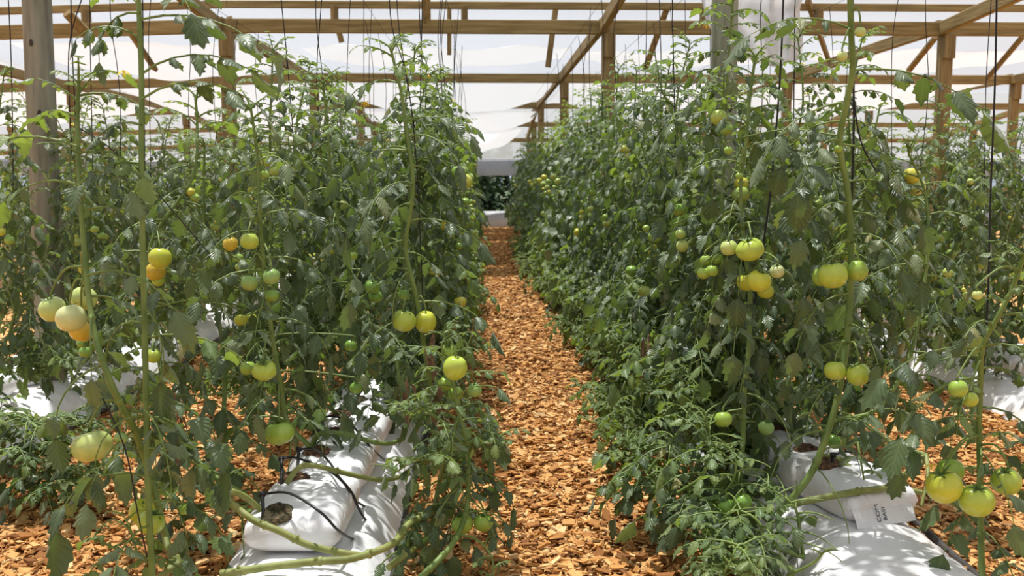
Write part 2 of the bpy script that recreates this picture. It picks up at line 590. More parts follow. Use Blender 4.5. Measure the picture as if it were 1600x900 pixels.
def calyx_mesh(lod, seed):
    r = random.Random(seed)
    mb = MB()
    for k in range(6):
        a = 2 * PI * k / 6 + r.uniform(-.2, .2)
        L = r.uniform(.55, .85)
        lift = r.uniform(-.05, .35)
        d, s = np.array((math.cos(a), math.sin(a), 0)), np.array((-math.sin(a), math.cos(a), 0))
        rows = []
        for t, w in ((0, .08), (.35, .10), (.7, .06), (1, .008)):
            c = d * L * t + np.array((0, 0, .70 + .12 * math.sin(t * PI) + lift * t * t))
            rows += [c - s * w, c + np.array((0, 0, -.02)), c + s * w]
        F = [(i * 3 + k2, i * 3 + k2 + 1, i * 3 + k2 + 4, i * 3 + k2 + 3) for i in range(3) for k2 in range(2)]
        mb.add(rows, F)
    tube(mb, [(0, 0, .66), (.02, 0, .85), (.05, .02, 1.08)], [.07, .06, .05], 5)
    return mb.mesh('calyx', [MAT['calyx']])


TOM = {(k, l): tomato_mesh(k, l) for k in ('round', 'beef', 'plum') for l in (0, 1)}
CAL = [calyx_mesh(0, s) for s in range(4)]
GREENS = [(.32, .46, .09), (.40, .51, .11), (.26, .42, .08), (.46, .54, .15), (.37, .50, .12)]
YELLOW = [(.60, .56, .07), (.56, .57, .09)]
COLS = {'g': (.32, .47, .075), 'p': (.52, .60, .20), 'y': (.52, .55, .055), 'd': (.20, .36, .06), 'w': (.62, .66, .32), 'o': (.62, .44, .05), 'gy': (.44, .54, .075), 'm': (.28, .44, .13)}


def put_tomato(parent, pos, rad, col, r, kind=None, lod=0, label=None, calyx=True):
    kind = kind or r.choice(['round', 'round', 'beef'])
    t = link('tomato', TOM[kind, lod], parent, Vector(pos) - parent.location)
    t.scale = (rad,) * 3
    t.rotation_euler = (r.uniform(-.35, .35), r.uniform(-.35, .35), r.uniform(0, 6.28))
    t.color = (*col, 1)
    if label:
        t['label'] = label
    if calyx:
        link('calyx', r.choice(CAL), t)
    return t


def flower(parent, pos, r, rad=.016):
    mb = MB()
    for k in range(6):
        a = 2 * PI * k / 6 + r.uniform(-.2, .2)
        d, s = np.array((math.cos(a), math.sin(a), -.35)), np.array((-math.sin(a), math.cos(a), 0))
        mb.add([-s * .1 * rad, s * .1 * rad, d * rad * .6 + s * .2 * rad, d * rad * .6 - s * .2 * rad, d * rad * 1.15 + np.array((0, 0, -.3 * rad))], [(0, 1, 2, 3)])
        mb.add([d * rad * .6 + s * .2 * rad, d * rad * 1.15 + np.array((0, 0, -.3 * rad)), d * rad * .6 - s * .2 * rad], [(0, 1, 2)])
    tube(mb, [(0, 0, 0), (0, 0, -.9 * rad)], [.16 * rad, .05 * rad], 5)
    o = mb.build('flower', MAT['petal'], parent)
    o.location = Vector(pos) - parent.location
    o.rotation_euler = (r.uniform(-.6, .6), r.uniform(-.6, .6), 0)
    o['label'] = 'yellow star-shaped flower'
    return o


# ------------------------------------------------------------------ the setting
def structure(name, mb, mats, smooth=True):
    o = mb.build(name, mats, None, (0, 0, 0), smooth)
    o['kind'] = 'structure'
    return o


FAR = 20.6
g = MB()
nx, ny = 60, 60
gx, gy = np.linspace(-13, 13, nx), np.linspace(-1.5, FAR, ny)
gv = [(x, y, .010 * nz(x * 1.3, y * 1.3)) for y in gy for x in gx]
g.add(gv, [(j * nx + i, j * nx + i + 1, (j + 1) * nx + i + 1, (j + 1) * nx + i) for j in range(ny - 1) for i in range(nx - 1)])
structure('floor', g, MAT['ground'])

# roof film: shallow, sagging a little between trusses
BEAM_Y = [0.0, 4.0, 7.85, 11.9, 16.4, 18.5, 20.3]
DROP = {18.5: -.20, 20.3: -.42}
POST_X = [-10.3, -7.5, -4.72, -1.93, 1.0, 3.65, 6.4, 9.2]
BEAM_Z = 2.19


def beam_z(x):
    return BEAM_Z + (0 if x > -1.9 else .035 * (x + 1.9))


g = MB()
nx, ny = 70, 90
rx, ry = np.linspace(-13, 13, nx), np.linspace(-1.5, FAR, ny)


def roof_z(x, y):
    k = abs(((y + .1) / 4.05) % 1 - .5) * 2        # 1 at trusses
    return 2.72 + .06 * k + .05 * nz(x * .7, y * .5) + .02 * nz(x * 2.1, y * 1.1, 3)


g.add([(x, y, roof_z(x, y)) for y in ry for x in rx], [(j * nx + i, j * nx + i + 1, (j + 1) * nx + i + 1, (j + 1) * nx + i) for j in range(ny - 1) for i in range(nx - 1)])
structure('ceiling', g, MAT['film'])

for nm, x in (('wall_left', -13.0), ('wall_right', 13.0)):
    g = MB()
    wy, wz = np.linspace(-1.5, FAR, 50), np.linspace(0, 2.78, 8)
    g.add([(x + .05 * nz(y, z), y, z) for z in wz for y in wy], [(j * 50 + i, j * 50 + i + 1, (j + 1) * 50 + i + 1, (j + 1) * 50 + i) for j in range(7) for i in range(49)])
    structure(nm, g, MAT['film'])
# far wall: grey skirt, ventilation gap, grey roll-up band, film above
g = MB()


def wall_strip(x0, x1, z0, z1, mat, y=FAR):
    n = 40
    xs = np.linspace(x0, x1, n)
    v = [(x, y + dy + .015 * nz(x * 2, z), z) for dy in (0, .02) for z in (z0, z1) for x in xs]
    f = []
    for i in range(n - 1):
        f += [(i, i + 1, n + i + 1, n + i), (2 * n + i + 1, 2 * n + i, 3 * n + i, 3 * n + i + 1), (n + i, n + i + 1, 3 * n + i + 1, 3 * n + i)]
    g.add(v, f, mat)


wall_strip(-13, 13, 0, .33, 0)
wall_strip(-13, 13, 1.06, 1.40, 0)
g2 = g
n = 40
xs = np.linspace(-13, 13, n)
g.add([(x, FAR + .02 * nz(x, z), z) for z in (1.38, 2.78) for x in xs], [(i, i + 1, n + i + 1, n + i) for i in range(n - 1)], 1)
structure('wall_far', g, [MAT['greyfilm'], MAT['swag']])
g = MB()
g.add([(-60, FAR + .05, -.03), (60, FAR + .05, -.03), (60, 90, -.03), (-60, 90, -.03)], [(0, 1, 2, 3)])
structure('ground_outside', g, MAT['yard'])


# ------------------------------------------------------------------ timber frame
def thing_mesh(name, mb, mats, label, cat, group=None, origin=(0, 0, 0), smooth=False):
    o = mb.build(name, mats, None, origin, smooth)
    return tag(o, label, cat, group)


ORD = ['first', 'second', 'third', 'fourth', 'fifth', 'sixth', 'seventh', 'eighth', 'ninth', 'tenth', 'eleventh', 'twelfth', 'thirteenth', 'fourteenth', 'fifteenth', 'sixteenth']


def round_pole(x, y, z1, r, mat, label, lean=(0, 0), rings=True):
    mb = MB()
    pts = [(lean[0] * t * z1 + .004 * math.sin(5 * t), lean[1] * t * z1, t * z1) for t in np.linspace(0, 1, 14)]
    tube(mb, pts, [r * 1.04, r, r * .95], 18)
    p = empty('round_post', (x, y, 0))
    mb.build('pole', MAT[mat], p)
    for zz, a in ((.78, -1.5), (1.32, -1.3), (1.62, -1.7)):      # dark knots
        k = MB()
        c = np.array((lean[0] * zz + r * math.cos(a) * .97, lean[1] * zz + r * math.sin(a) * .97, zz))
        t1, n1 = np.array((-math.sin(a), math.cos(a), 0)), np.array((math.cos(a), math.sin(a), 0))
        ring = [c + n1 * .004 + t1 * .009 * math.cos(w) + np.array((0, 0, .016 * math.sin(w))) for w in np.linspace(0, 2 * PI, 11)[:-1]]
        k.add([c + n1 * .008] + ring, [(0, 1 + i, 1 + (i + 1) % 10) for i in range(10)])
        k.build('knot', MAT['bark'], p)
    return tag(p, label, 'post')


round_pole(-1.945, 4.5, 2.15, .062, 'pole', 'grey weathered round pole standing among the plants at the far left', (.015, 0))
round_pole(.985, 4.05, 2.15, .054, 'pole_green', 'greenish grey round pole with knots rising from the row right of the path', (.0, 0))

ROWNAME = {-10.3: 'far left outer line', -7.5: 'outer left line', -4.72: 'second line left of the path', -1.93: 'first line left of the path', 1.0: 'first line right of the path', 3.65: 'second line right of the path', 6.4: 'outer right line', 9.2: 'far right outer line'}
BNAME = {7.85: 'nearest crossbeam', 11.9: 'second crossbeam', 16.4: 'third crossbeam', 18.5: 'fourth crossbeam', 20.3: 'farthest crossbeam'}


def visible_x(x, y):
    px = 800 + FPX * (Vector((x, y, 0)) - CAM).dot(RGT) / (Vector((x, y, 0)) - CAM).dot(FWD)
    return -60 < px < 1660


for y in BEAM_Y[2:]:
    for x in POST_X:
        if not visible_x(x, y):
            continue
        mb = MB()
        w = .10
        zt = beam_z(x) + DROP.get(y, 0)
        bar(mb, (0, 0, 0), (0, 0, zt + .05), w, w * .9, 0, (0, 1, 0))
        # small rough nailed cleat under the beam
        p = empty('timber_post', (x, y, 0))
        mb.build('upright', MAT['timber_up'], p, smooth=False)
        c = MB()
        box(c, (.0, -.065, zt - .14), (.045, .018, .09))
        c.build('cleat', MAT['timber_up'], p, smooth=False)
        tag(p, f'sawn timber post under the {BNAME[y]}, {ROWNAME[x]}', 'post')

# crossbeams, one length per bay, with a thinner top chord
CHORD_UP = .17
for y in BEAM_Y[2:]:
    xs = [x for x in POST_X]
    for a, b in zip(xs[:-1], xs[1:]):
        if not (visible_x(a, y) or visible_x(b, y) or visible_x((a + b) / 2, y)):
            continue
        where = {-10.3: 'third bay left of the path', -7.5: 'second bay left of the path', -4.72: 'first bay left of the path', 1.0: 'first bay right of the path', 3.65: 'second bay right of the path', 6.4: 'third bay right of the path'}.get(a)
        if a == -1.93:
            where = 'across the path'
        b2 = b
        mb = MB()
        dz = DROP.get(y, 0)
        bar(mb, (a, y - .02, beam_z(a) + dz), (b2, y - .02, beam_z(b2) + dz), .045, .105 if y < 17 else .085, 0)
        o = thing_mesh('crossbeam', mb, MAT['timber'], f'horizontal sawn timber of the {BNAME[y]}, {where}', 'beam')
        if y < 8:
            mb = MB()
            bar(mb, (a + .002, y + .04, beam_z(a) + CHORD_UP), (b2 - .002, y + .04, beam_z(b2) + CHORD_UP), .04, .055, 0)
            o = thing_mesh('top_batten', mb, MAT['timber'], f'thin batten above the {BNAME[y]}, {where}', 'batten')
            for k, fx in enumerate((.28, .62)):
                mb = MB()
                xx = a + (b2 - a) * fx
                bar(mb, (xx, y + .01, beam_z(xx) + .05), (xx, y + .01, beam_z(xx) + CHORD_UP - .02), .05, .09, 0, (0, 1, 0))
                mb.build('spacer_block', MAT['timber_up'], o, smooth=False)

# longitudinal rails joining the truss heads
for x in POST_X:
    for (a, b) in ((4.0, 7.85), (7.85, 11.9), (11.9, 16.4), (16.4, 20.3)):
        if not (visible_x(x, a) or visible_x(x, b)):
            continue
        mb = MB()
        za, zb = beam_z(x) + .02, beam_z(x) + DROP.get(b, 0)
        if a == 4.0:
            za = za + .22
        bar(mb, (x - .05, a, za), (x - .05, b, zb), .05, .10, 0)
        nm = {4.0: 'from overhead back to the nearest crossbeam', 7.85: 'from the nearest to the second crossbeam', 11.9: 'from the second to the third crossbeam', 16.4: 'from the third to the farthest crossbeam'}[a]
        thing_mesh('roof_rail', mb, MAT['timber_long'], f'lengthwise rail {nm}, {ROWNAME[x]}', 'rail')

# loose struts and hangers seen against the film
STRUTS = [((868, 15, 9.0), (856, 105, 9.0), .05, 'leaning strut right of the path, seen left of the post line'),
          ((1043, 10, 9.2), (1008, 108, 9.6), .055, 'slanting strut right of the nearest right-hand post'),
          ((702, 15, 9.6), (702, 86, 9.6), .04, 'short hanger dropping below the crossbeam above the path'),
          ((522, 22, 9.3), (534, 66, 9.3), .05, 'short slanting hanger left of the path near the steep rail'),
          ((666, -10, 7.6), (667, 36, 7.7), .06, 'upright block on the crossbeam above the left row'),
          ((1462, 58, 9.0), (1420, 110, 9.5), .05, 'slanting strut left of the right-hand timber post'),
          ((105, 20, 7.6), (135, 52, 7.75), .07, 'slanting rafter end resting on the crossbeam at the left'),
          ((195, 38, 8.6), (242, 108, 9.8), .055, 'slanting strut behind the tallest left plant'),
          ((358, 28, 8.6), (380, 70, 8.9), .05, 'slanting strut left of the nearest left-hand post'),
          ((1180, 190, 15), (1215, 165, 14.5), .06, 'slanting strut far behind the greenish pole'),
          ((830, 178, 17), (848, 158, 16.2), .07, 'knee brace on the third right-hand post'),
          ((1600, 55, 8.5), (1545, 120, 9.5), .06, 'slanting strut at the far right under the roof'),
          ((1262, 0, 7.6), (1295, 95, 10.5), .05, 'curved rail piece beside the torn film')]
for a, b, w, lab in STRUTS:
    mb = MB()
    bar(mb, at(*a), at(*b), w, w * .7, 0, (0, 1, .01))
    thing_mesh('roof_strut', mb, MAT['timber_up'], lab, 'strut')


# ------------------------------------------------------------------ hanging film
def swag(x0, x1, y0, y1, sag, z0, label, seed, tilt=0, nxx=40, nyy=24, mat='swag'):
    mb = MB()
    v = []
    for j in range(nyy):
        t = j / (nyy - 1)
        for i in range(nxx):
            s = i / (nxx - 1)
            belly = math.sin(PI * min(1, t * 1.05)) ** .8
            px_ = math.sin(PI * s) ** .7
            z = z0 + tilt * s - sag * belly * px_ * (1 + .35 * nz(s * 2 + seed, seed * 2.0))
            z += (.03 * math.sin(9 * t + 2 * nz(s * 3, seed)) + .022 * math.sin(17 * s + 5 * t + 3 * nz(s * 2, t * 2, seed))) * px_ + .02 * nz(s * 9 + seed, t * 5)
            v.append((x0 + (x1 - x0) * s, y0 + (y1 - y0) * t + .06 * nz(s * 4, seed), z))
    mb.add(v, [(j * nxx + i, j * nxx + i + 1, (j + 1) * nxx + i + 1, (j + 1) * nxx + i) for j in range(nyy - 1) for i in range(nxx - 1)])
    o = mb.build('hanging_plastic_sheet', MAT[mat])
    md = o.modifiers.new('thickness', 'SOLIDIFY')
    md.thickness = .0012
    return tag(o, label, 'plastic sheet')


swag(-1.9, .98, 10.9, 11.95, .14, 2.42, 'white plastic sheet bulging above the second crossbeam over the path', 1)
swag(-1.9, .98, 12.05, 16.2, .30, 2.24, 'white plastic sheet sagging behind the second crossbeam over the path', 2)
swag(-1.9, .98, 16.5, 18.4, .42, 2.10, 'white plastic sheet sagging behind the third crossbeam over the path', 3)
swag(-1.9, .80, 18.6, 20.2, .54, 1.92, 'white plastic sheet sagging lowest at the far end of the path', 4)
swag(-4.7, -1.95, 10.2, 11.85, .24, 2.36, 'white plastic sheet sagging left of the nearest left post line', 5)
swag(-4.7, -1.95, 12.0, 16.2, .32, 2.2, 'white plastic sheet hanging behind the second crossbeam at the left', 6)
swag(-4.7, -1.95, 16.5, 18.4, .36, 2.08, 'white plastic sheet hanging behind the third crossbeam at the left', 12)
swag(-7.5, -4.75, 9.4, 11.9, .30, 2.2, 'white plastic sheet sagging at the far left edge', 7)
swag(-7.5, -4.75, 12.2, 16.2, .34, 2.1, 'white plastic sheet hanging low at the far left behind the pole', 13)
swag(1.05, 3.6, 11.2, 11.85, .10, 2.42, 'white plastic sheet lying over the second crossbeam right of the path', 8)
swag(1.05, 3.6, 12.3, 16.2, .20, 2.2, 'white plastic sheet sagging between rear crossbeams right of the path', 9)
swag(3.7, 6.4, 11.0, 11.85, .14, 2.42, 'white plastic sheet over the second crossbeam at the far right', 10)
swag(3.7, 6.4, 12.3, 16.2, .22, 2.2, 'white plastic sheet sagging behind the second crossbeam at the far right', 11)
# torn piece hanging by the greenish pole
mb = MB()
v = []
for j in range(26):
    t = j / 25
    for i in range(30):
        s = i / 29
        xl = 1068 + 62 * t + 8 * math.sin(6 * t)
        xr = 1270 - 28 * t - 10 * math.sin(5 * t)
        yb = -30 + (95 + 95 * s * (1.25 - s)) * t + 8 * nz(s * 5, 3.3) * t
        p = at(xl + (xr - xl) * s, yb, 7.2 + .22 * math.sin(11 * s + 2 * t) + .12 * nz(s * 6, t * 3, 5))
        v.append(p)
mb.add(v, [(j * 30 + i, j * 30 + i + 1, (j + 1) * 30 + i + 1, (j + 1) * 30 + i) for j in range(25) for i in range(29)])
o = mb.build('hanging_plastic_sheet', MAT['swag'])
o.modifiers.new('thickness', 'SOLIDIFY').thickness = .0012
tag(o, 'torn white plastic sheet hanging from the roof behind the greenish pole', 'plastic sheet')

# ------------------------------------------------------------------ trees outside the far opening
for k, (x, y, h, r0, lab) in enumerate([(-.22, 24, 2.9, .10, 'dark tree trunk seen at the left edge of the far opening'), (.05, 29, 3.0, .07, 'slim dark trunk in the middle of the far opening'), (.75, 31, 2.6, .08, 'low green tree at the right of the far opening'), (.1, 26, 1.15, .05, 'dark low bush outside the middle of the far opening'), (1.15, 27, 1.5, .05, 'dark low bush outside at the right of the far opening')]):
    t = empty('bush' if k >= 3 else 'tree', (x, y, -.03))
    mb = MB()
    tube(mb, smooth_path([(0, 0, 0), (.02, 0, h * .35), (-.04, .05, h * .7), (.02, 0, h)], 4), [r0, r0 * .8, r0 * .4], 9)
    for q in range(6):
        zz = h * (.3 + .1 * q)
        aa = q * 2.2
        q_ = .35 if k >= 2 else .6
        tube(mb, [(0, 0, zz), (.5 * q_ * math.cos(aa), .5 * q_ * math.sin(aa), zz + .25 * q_), (q_ * math.cos(aa), q_ * math.sin(aa), zz + .3 * q_)], [r0 * .3, r0 * .1], 5)
    mb.build('trunk', MAT['bark'], t)
    mb = MB()
    rr = random.Random(90 + k)
    for q in range(900):
        a, b = rr.uniform(0, 6.28), rr.random() ** .5
        low = k >= 2
        zz = rr.uniform(.02 if low else .2, 1) * h
        rad = (.5 if low else .7) * b * (1.2 - zz / h)
        p = np.array((rad * math.cos(a), rad * math.sin(a), zz))
        d = np.array((rr.uniform(-1, 1), rr.uniform(-1, 1), rr.uniform(-.8, .4)))
        add_leaflet(mb, p, d, np.array((rr.uniform(-.5, .5), rr.uniform(-.5, .5), 1)), rr.uniform(.1, .22), 2, rr)
    mb.build('crown', MAT['treeleaf'], t)
    tag(t, lab, 'bush' if k >= 3 else 'tree')

# ------------------------------------------------------------------ plastic-covered ridges and grow bags
ROWS = {'L': -.46, 'R': 1.0, 'LL': -1.95, 'RR': 2.50}
ROWTXT = {'L': 'in the left row', 'R': 'in the right row', 'LL': 'in the far left row by the grey pole', 'RR': 'in the second right row'}


def ridge(xc, y0, y1, hw, h, label, seed):
    mb = MB()
    nyy, nxx = int((y1 - y0) * 34), 23
    v = []
    for j in range(nyy):
        y = y0 + (y1 - y0) * j / (nyy - 1)
        w = hw * (1 + .06 * nz(y * 1.3, seed))
        for i in range(nxx):
            u = -1 + 2 * i / (nxx - 1)
            prof = (1 - abs(u) ** 2.6) ** .75 if abs(u) < 1 else 0
            end = min(1, (y - y0) / .12) ** .5
            wr = .012 * nz(u * 2.2 + seed, y * 7, 1) + .006 * math.sin(y * 55 + 9 * nz(y * 2, u * 1.4)) * abs(u)
            v.append((xc + u * w, y, .006 + h * prof * (.25 + .75 * end) + wr * (1 - abs(u) ** 8)))
    mb.add(v, [(j * nxx + i, j * nxx + i + 1, (j + 1) * nxx + i + 1, (j + 1) * nxx + i) for j in range(nyy - 1) for i in range(nxx - 1)])
    return tag(mb.build('plastic_ground_cover', MAT['plastic']), label, 'ground cover')


RH = .135
ridge(-.45, 2.0, 15, .225, RH, 'wrinkled white plastic cover under the bags of the row left of the path', 1)
ridge(1.01, 2.0, 15, .235, RH, 'wrinkled white plastic cover under the bags of the row right of the path', 2)
ridge(-1.95, 3.0, 13, .24, RH, 'white plastic cover on the ground of the far left row', 3)
ridge(2.52, 3.6, 14, .25, RH, 'white plastic cover under the second row right of the path', 4)


def bag_mesh(seed, L, W, H, skew=0.0):
    """pillow-shaped white bag, origin at bottom centre"""
    mb = MB()
    nu, nv = 34, 22
    r = random.Random(seed)
    top, V = [], []

    def shape(u, v):
        a = (1 - abs(u) ** 4.4) ** .46 * (1 - abs(v) ** 3.8) ** .48
        return a
    for side in (1, -1):
        for j in range(nv + 1):
            for i in range(nu + 1):
                u, v = -1 + 2 * i / nu, -1 + 2 * j / nv
                uu = math.copysign(abs(u) ** .8, u)
                vv = math.copysign(abs(v) ** .8, v)
                a = shape(uu, vv)
                pinch = 1 - .05 * (1 - a)
                x = vv * W / 2 * (1 - .05 * abs(uu) ** 6) * pinch
                y = uu * L / 2 * (1 - .04 * abs(vv) ** 6) * pinch + skew * x
                edge = 1 - a
                wr = min(1, a * 2.5) * .007 * nz(uu * 5 + seed, vv * 4, seed) + min(1, a * 2.5) * .012 * nz(vv * 10, uu * 2.5, seed + 5) * abs(uu) ** 4
                if side > 0:
                    z = H * .40 + H * .60 * a + wr
                else:
                    z = H * .40 - H * .40 * min(1, a * 1.35)
                V.append((x, y, z))
    n1 = (nu + 1) * (nv + 1)
    F = []
    for j in range(nv):
        for i in range(nu):
            a, b, c, d = j * (nu + 1) + i, j * (nu + 1) + i + 1, (j + 1) * (nu + 1) + i + 1, (j + 1) * (nu + 1) + i
            F.append((d, c, b, a))
            F.append((n1 + a, n1 + b, n1 + c, n1 + d))
    mb.add(V, F)
    me = mb.mesh('bag_film', [MAT['plastic']])
    bm = bmesh.new()
    bm.from_mesh(me)
    bmesh.ops.remove_doubles(bm, verts=bm.verts, dist=.0004)
    bm.to_mesh(me)
    bm.free()
    for p in me.polygons:
        p.use_smooth = True
    return me


BAGS = [bag_mesh(s, .44, .25, .10) for s in (1, 2, 3)]


def hole_mesh(seed, mat):
    r = random.Random(seed)
    mb = MB()
    V = [(0, 0, .010)]
    n, rings = 16, 4
    for k in range(1, rings + 1):
        for i in range(n):
            a = 2 * PI * i / n
            rad = .042 * k / rings * (1 + .14 * nz(math.cos(a) * 2 + seed, math.sin(a) * 2))
            V.append((rad * math.cos(a), rad * math.sin(a) * 1.05, (.010 + r.uniform(-.004, .006)) * (1 - (k / rings) ** 4) - .002 * (k == rings)))
    F3 = [(0, 1 + i, 1 + (i + 1) % n) for i in range(n)]
    F4 = [(1 + (k - 1) * n + i, 1 + k * n + i, 1 + k * n + (i + 1) % n, 1 + (k - 1) * n + (i + 1) % n) for k in range(1, rings) for i in range(n)]
    mb.add(V, F4)
    mb.add(V, F3)
    return mb.mesh('planting_hole', [mat], smooth=False)


HOLES = [hole_mesh(1, MAT['moss']), hole_mesh(2, MAT['soil']), hole_mesh(3, MAT['soil'])]


def flap_mesh(W):
    mb = MB()
    n = 14
    v = []
    for dz in range(4):
        for i in range(n):
            s = i / (n - 1)
            z = .002 + dz / 3 * (.052 + .012 * s)
            v.append(((s - .5) * W, -.012 * math.sin(PI * s) * .3 + .008 * (dz / 3) ** 2 + .003 * nz(s * 6, dz), z))
    mb.add(v, [(j * n + i, j * n + i + 1, (j + 1) * n + i + 1, (j + 1) * n + i) for j in range(3) for i in range(n - 1)])
    # tucked corner triangles and lower lip so the flap has depth
    mb.add([(-W / 2, 0, .002), (W / 2, 0, .002), (W / 2, .05, .0), (-W / 2, .05, 0)], [(3, 2, 1, 0)])
    return mb.mesh('end_flap', [MAT['plastic']])


FLAP = flap_mesh(.215)
bag_things = []


def make_bag(x, y, z, rot, k, label, group, mesh=None, holes=((-.035, -.11), (-.02, .11)), flap=False):
    b = empty('grow_bag', (x, y, z))
    b.rotation_euler = (0, 0, rot)
    link('bag_film', mesh or BAGS[k % 3], b)
    for q, (xx, yy) in enumerate(holes):
        vs_ = [v.co for v in (mesh or BAGS[k % 3]).vertices if v.co.z > .045 and abs(v.co.x - xx) < .05 and abs(v.co.y - yy) < .05]
        zf = [v.z for v in vs_ if v.y < yy] or [.09]
        zb = [v.z for v in vs_ if v.y >= yy] or [.09]
        zl = [v.z for v in vs_ if v.x < xx] or [.09]
        zr = [v.z for v in vs_ if v.x >= xx] or [.09]
        av = lambda a_: sum(a_) / len(a_)
        h = link('planting_hole', HOLES[(k + q) % 3], b, (xx, yy, av([v.z for v in vs_]) + .003))
        h.rotation_euler = (math.atan((av(zb) - av(zf)) / .05), -math.atan((av(zr) - av(zl)) / .05), k + 2.0 * q)
    if flap:
        link('end_flap', FLAP, b, (0, -.212, .0))
    tag(b, label, 'grow bag', group)
    bag_things.append(b)
    return b


def bag_label(i, key):
    return f'white grow bag {ROWTXT[key]}, {ORD[i]} from the camera' if i else f'white plastic grow bag nearest the camera {ROWTXT[key]}'


BAGZ = RH + .004
lb = make_bag(-.455, 2.53, BAGZ + .005, 0, 0, bag_label(0, 'L'), 'grow bags of the left row', None, ((-.035, -.165), (-.05, .085)))
lb.rotation_euler = (0, 0, math.radians(-2))
for i in range(1, 12):
    make_bag(-.44 + rng.uniform(-.015, .015), 2.53 + .47 * i, BAGZ, rng.uniform(-.05, .05), i, bag_label(i, 'L'), 'grow bags of the left row')
RBAG0 = make_bag(1.02, 2.72, BAGZ + .002, math.radians(13), 1, 'white grow bag with printed end flap, nearest the camera in the right row', 'grow bags of the right row', bag_mesh(11, .46, .25, .105, .12), ((-.05, -.02), (-.02, .14)), True)
for i in range(1, 12):
    make_bag(1.0 + rng.uniform(-.015, .015), 2.78 + .47 * i, BAGZ, rng.uniform(-.05, .05), i, bag_label(i, 'R'), 'grow bags of the right row')
for i in range(6):
    make_bag(-2.05 + rng.uniform(-.02, .02), 4.0 + .5 * i, BAGZ, rng.uniform(-.08, .08), i, bag_label(i, 'LL'), 'grow bags of the far left row')
for i in range(9):
    make_bag(2.56 + rng.uniform(-.02, .02), 4.3 + .5 * i, BAGZ, rng.uniform(-.08, .08), i + 1, bag_label(i, 'RR'), 'grow bags of the second right row')


# printing on the nearest right bag
def text_part(body, parent, loc, rot, size):
    cu = bpy.data.curves.new('printed_text', 'FONT')
    cu.body = body
    cu.size = size
    cu.extrude = .0002
    tmp = bpy.data.objects.new('tmp', cu)
    COL.objects.link(tmp)
    dg = bpy.context.evaluated_depsgraph_get()
    me = bpy.data.meshes.new_from_object(tmp.evaluated_get(dg))
    bpy.data.objects.remove(tmp)
    me.materials.clear()
    me.materials.append(MAT['ink'])
    o = link('printed_text', me, parent, loc)
    o.rotation_euler = rot
    return o


for ch in RBAG0.children:
    if ch.name.startswith('end_flap'):
        ch.location = (-.012, -.241, .001)
        ch.rotation_euler = (math.radians(-24), 0, math.radians(6.8))
        ch.scale = (.90, 1, 1.08)
        # reading upwards, on the shaded end
        t = text_part('COM', ch, (-.022, -.0042, .010), (math.radians(90), math.radians(-90), 0), .019)
        t['label'] = 'dark printed letters COM'
        t = text_part('BASI', ch, (.0, -.0042, .012), (math.radians(90), math.radians(-90), 0), .017)
        t['label'] = 'dark printed letters BASI'

# ------------------------------------------------------------------ drip irrigation
for key, x, y0, y1, lab in (('L', -.215, 2.2, 12, 'black drip hose on the chips beside the row left of the path'), ('R', 1.30, 2.2, 12, 'black drip hose on the chips beside the row right of the path'), ('LL', -1.66, 3.3, 11, 'black drip hose beside the far left row'), ('RR', 2.84, 3.6, 12, 'black drip hose beside the second row right of the path')):
    mb = MB()
    tube(mb, smooth_path([(x + .02 * math.sin(y * 1.7 + x), y, .022 + .006 * math.sin(y * 2.3)) for y in np.arange(y0, y1, .35)], 4), .011, 8)
    tag(mb.build('drip_hose', MAT['hose']), lab, 'hose')


def dripper(pts, label, group=None, r=.0034):
    d = empty('drip_emitter', Vector(pts[0]))
    mb = MB()
    a, b = np.array(pts[0]), np.array(pts[1])
    tube(mb, [a + (0, 0, -.01), a * .5 + b * .5, b], [.0042, .0046, .005], 7)
    box(mb, b, (.007, .006, .006))
    mb.build('stake', MAT['black'], d, Vector(pts[0]))
    mb = MB()
    tube(mb, smooth_path(pts[1:], 6), r, 7)
    mb.build('feeder_tube', MAT['black'], d, Vector(pts[0]))
    tag(d, label, 'dripper', group)


def pxpath(lst, Y0, Y1):
    n = len(lst)
    return [tuple(at(px, py, Y0 + (Y1 - Y0) * (i / (n - 1)) ** 1.0)) for i, (px, py) in enumerate(lst)]


def ground_path(lst, zs):
    return [tuple(atz(px, py, z)) for (px, py), z in zip(lst, zs)]


dripper(ground_path([(411, 797), (410, 772), (442, 769), (468, 778), (504, 803), (529, 829), (557, 844), (592, 849)], [.245, .275, .285, .285, .262, .205, .11, .035]), 'black dripper in the front hole of the nearest left bag')
dripper(ground_path([(440, 755), (440, 717), (460, 715), (493, 726), (519, 739), (539, 757), (557, 783), (592, 803)], [.245, .28, .285, .28, .268, .255, .17, .035]), 'black dripper in the rear hole of the nearest left bag')
dripper(ground_path([(465, 727), (467, 702), (491, 702), (514, 721), (529, 744), (550, 770), (565, 803), (596, 844)], [.245, .275, .285, .28, .262, .22, .14, .03]), 'black dripper on the second left bag with crossed tubes')
dripper(ground_path([(496, 678), (497, 655), (520, 650), (545, 660), (565, 682), (585, 705), (605, 722), (618, 735)], [.245, .28, .285, .28, .255, .2, .1, .03]), 'black dripper on the third left bag')
dripper(ground_path([(1300, 731), (1302, 711), (1318, 706), (1335, 708), (1352, 722), (1375, 745), (1410, 775)], [.24, .275, .28, .275, .24, .16, .04]), 'black dripper beside the thick stem of the nearest right bag')
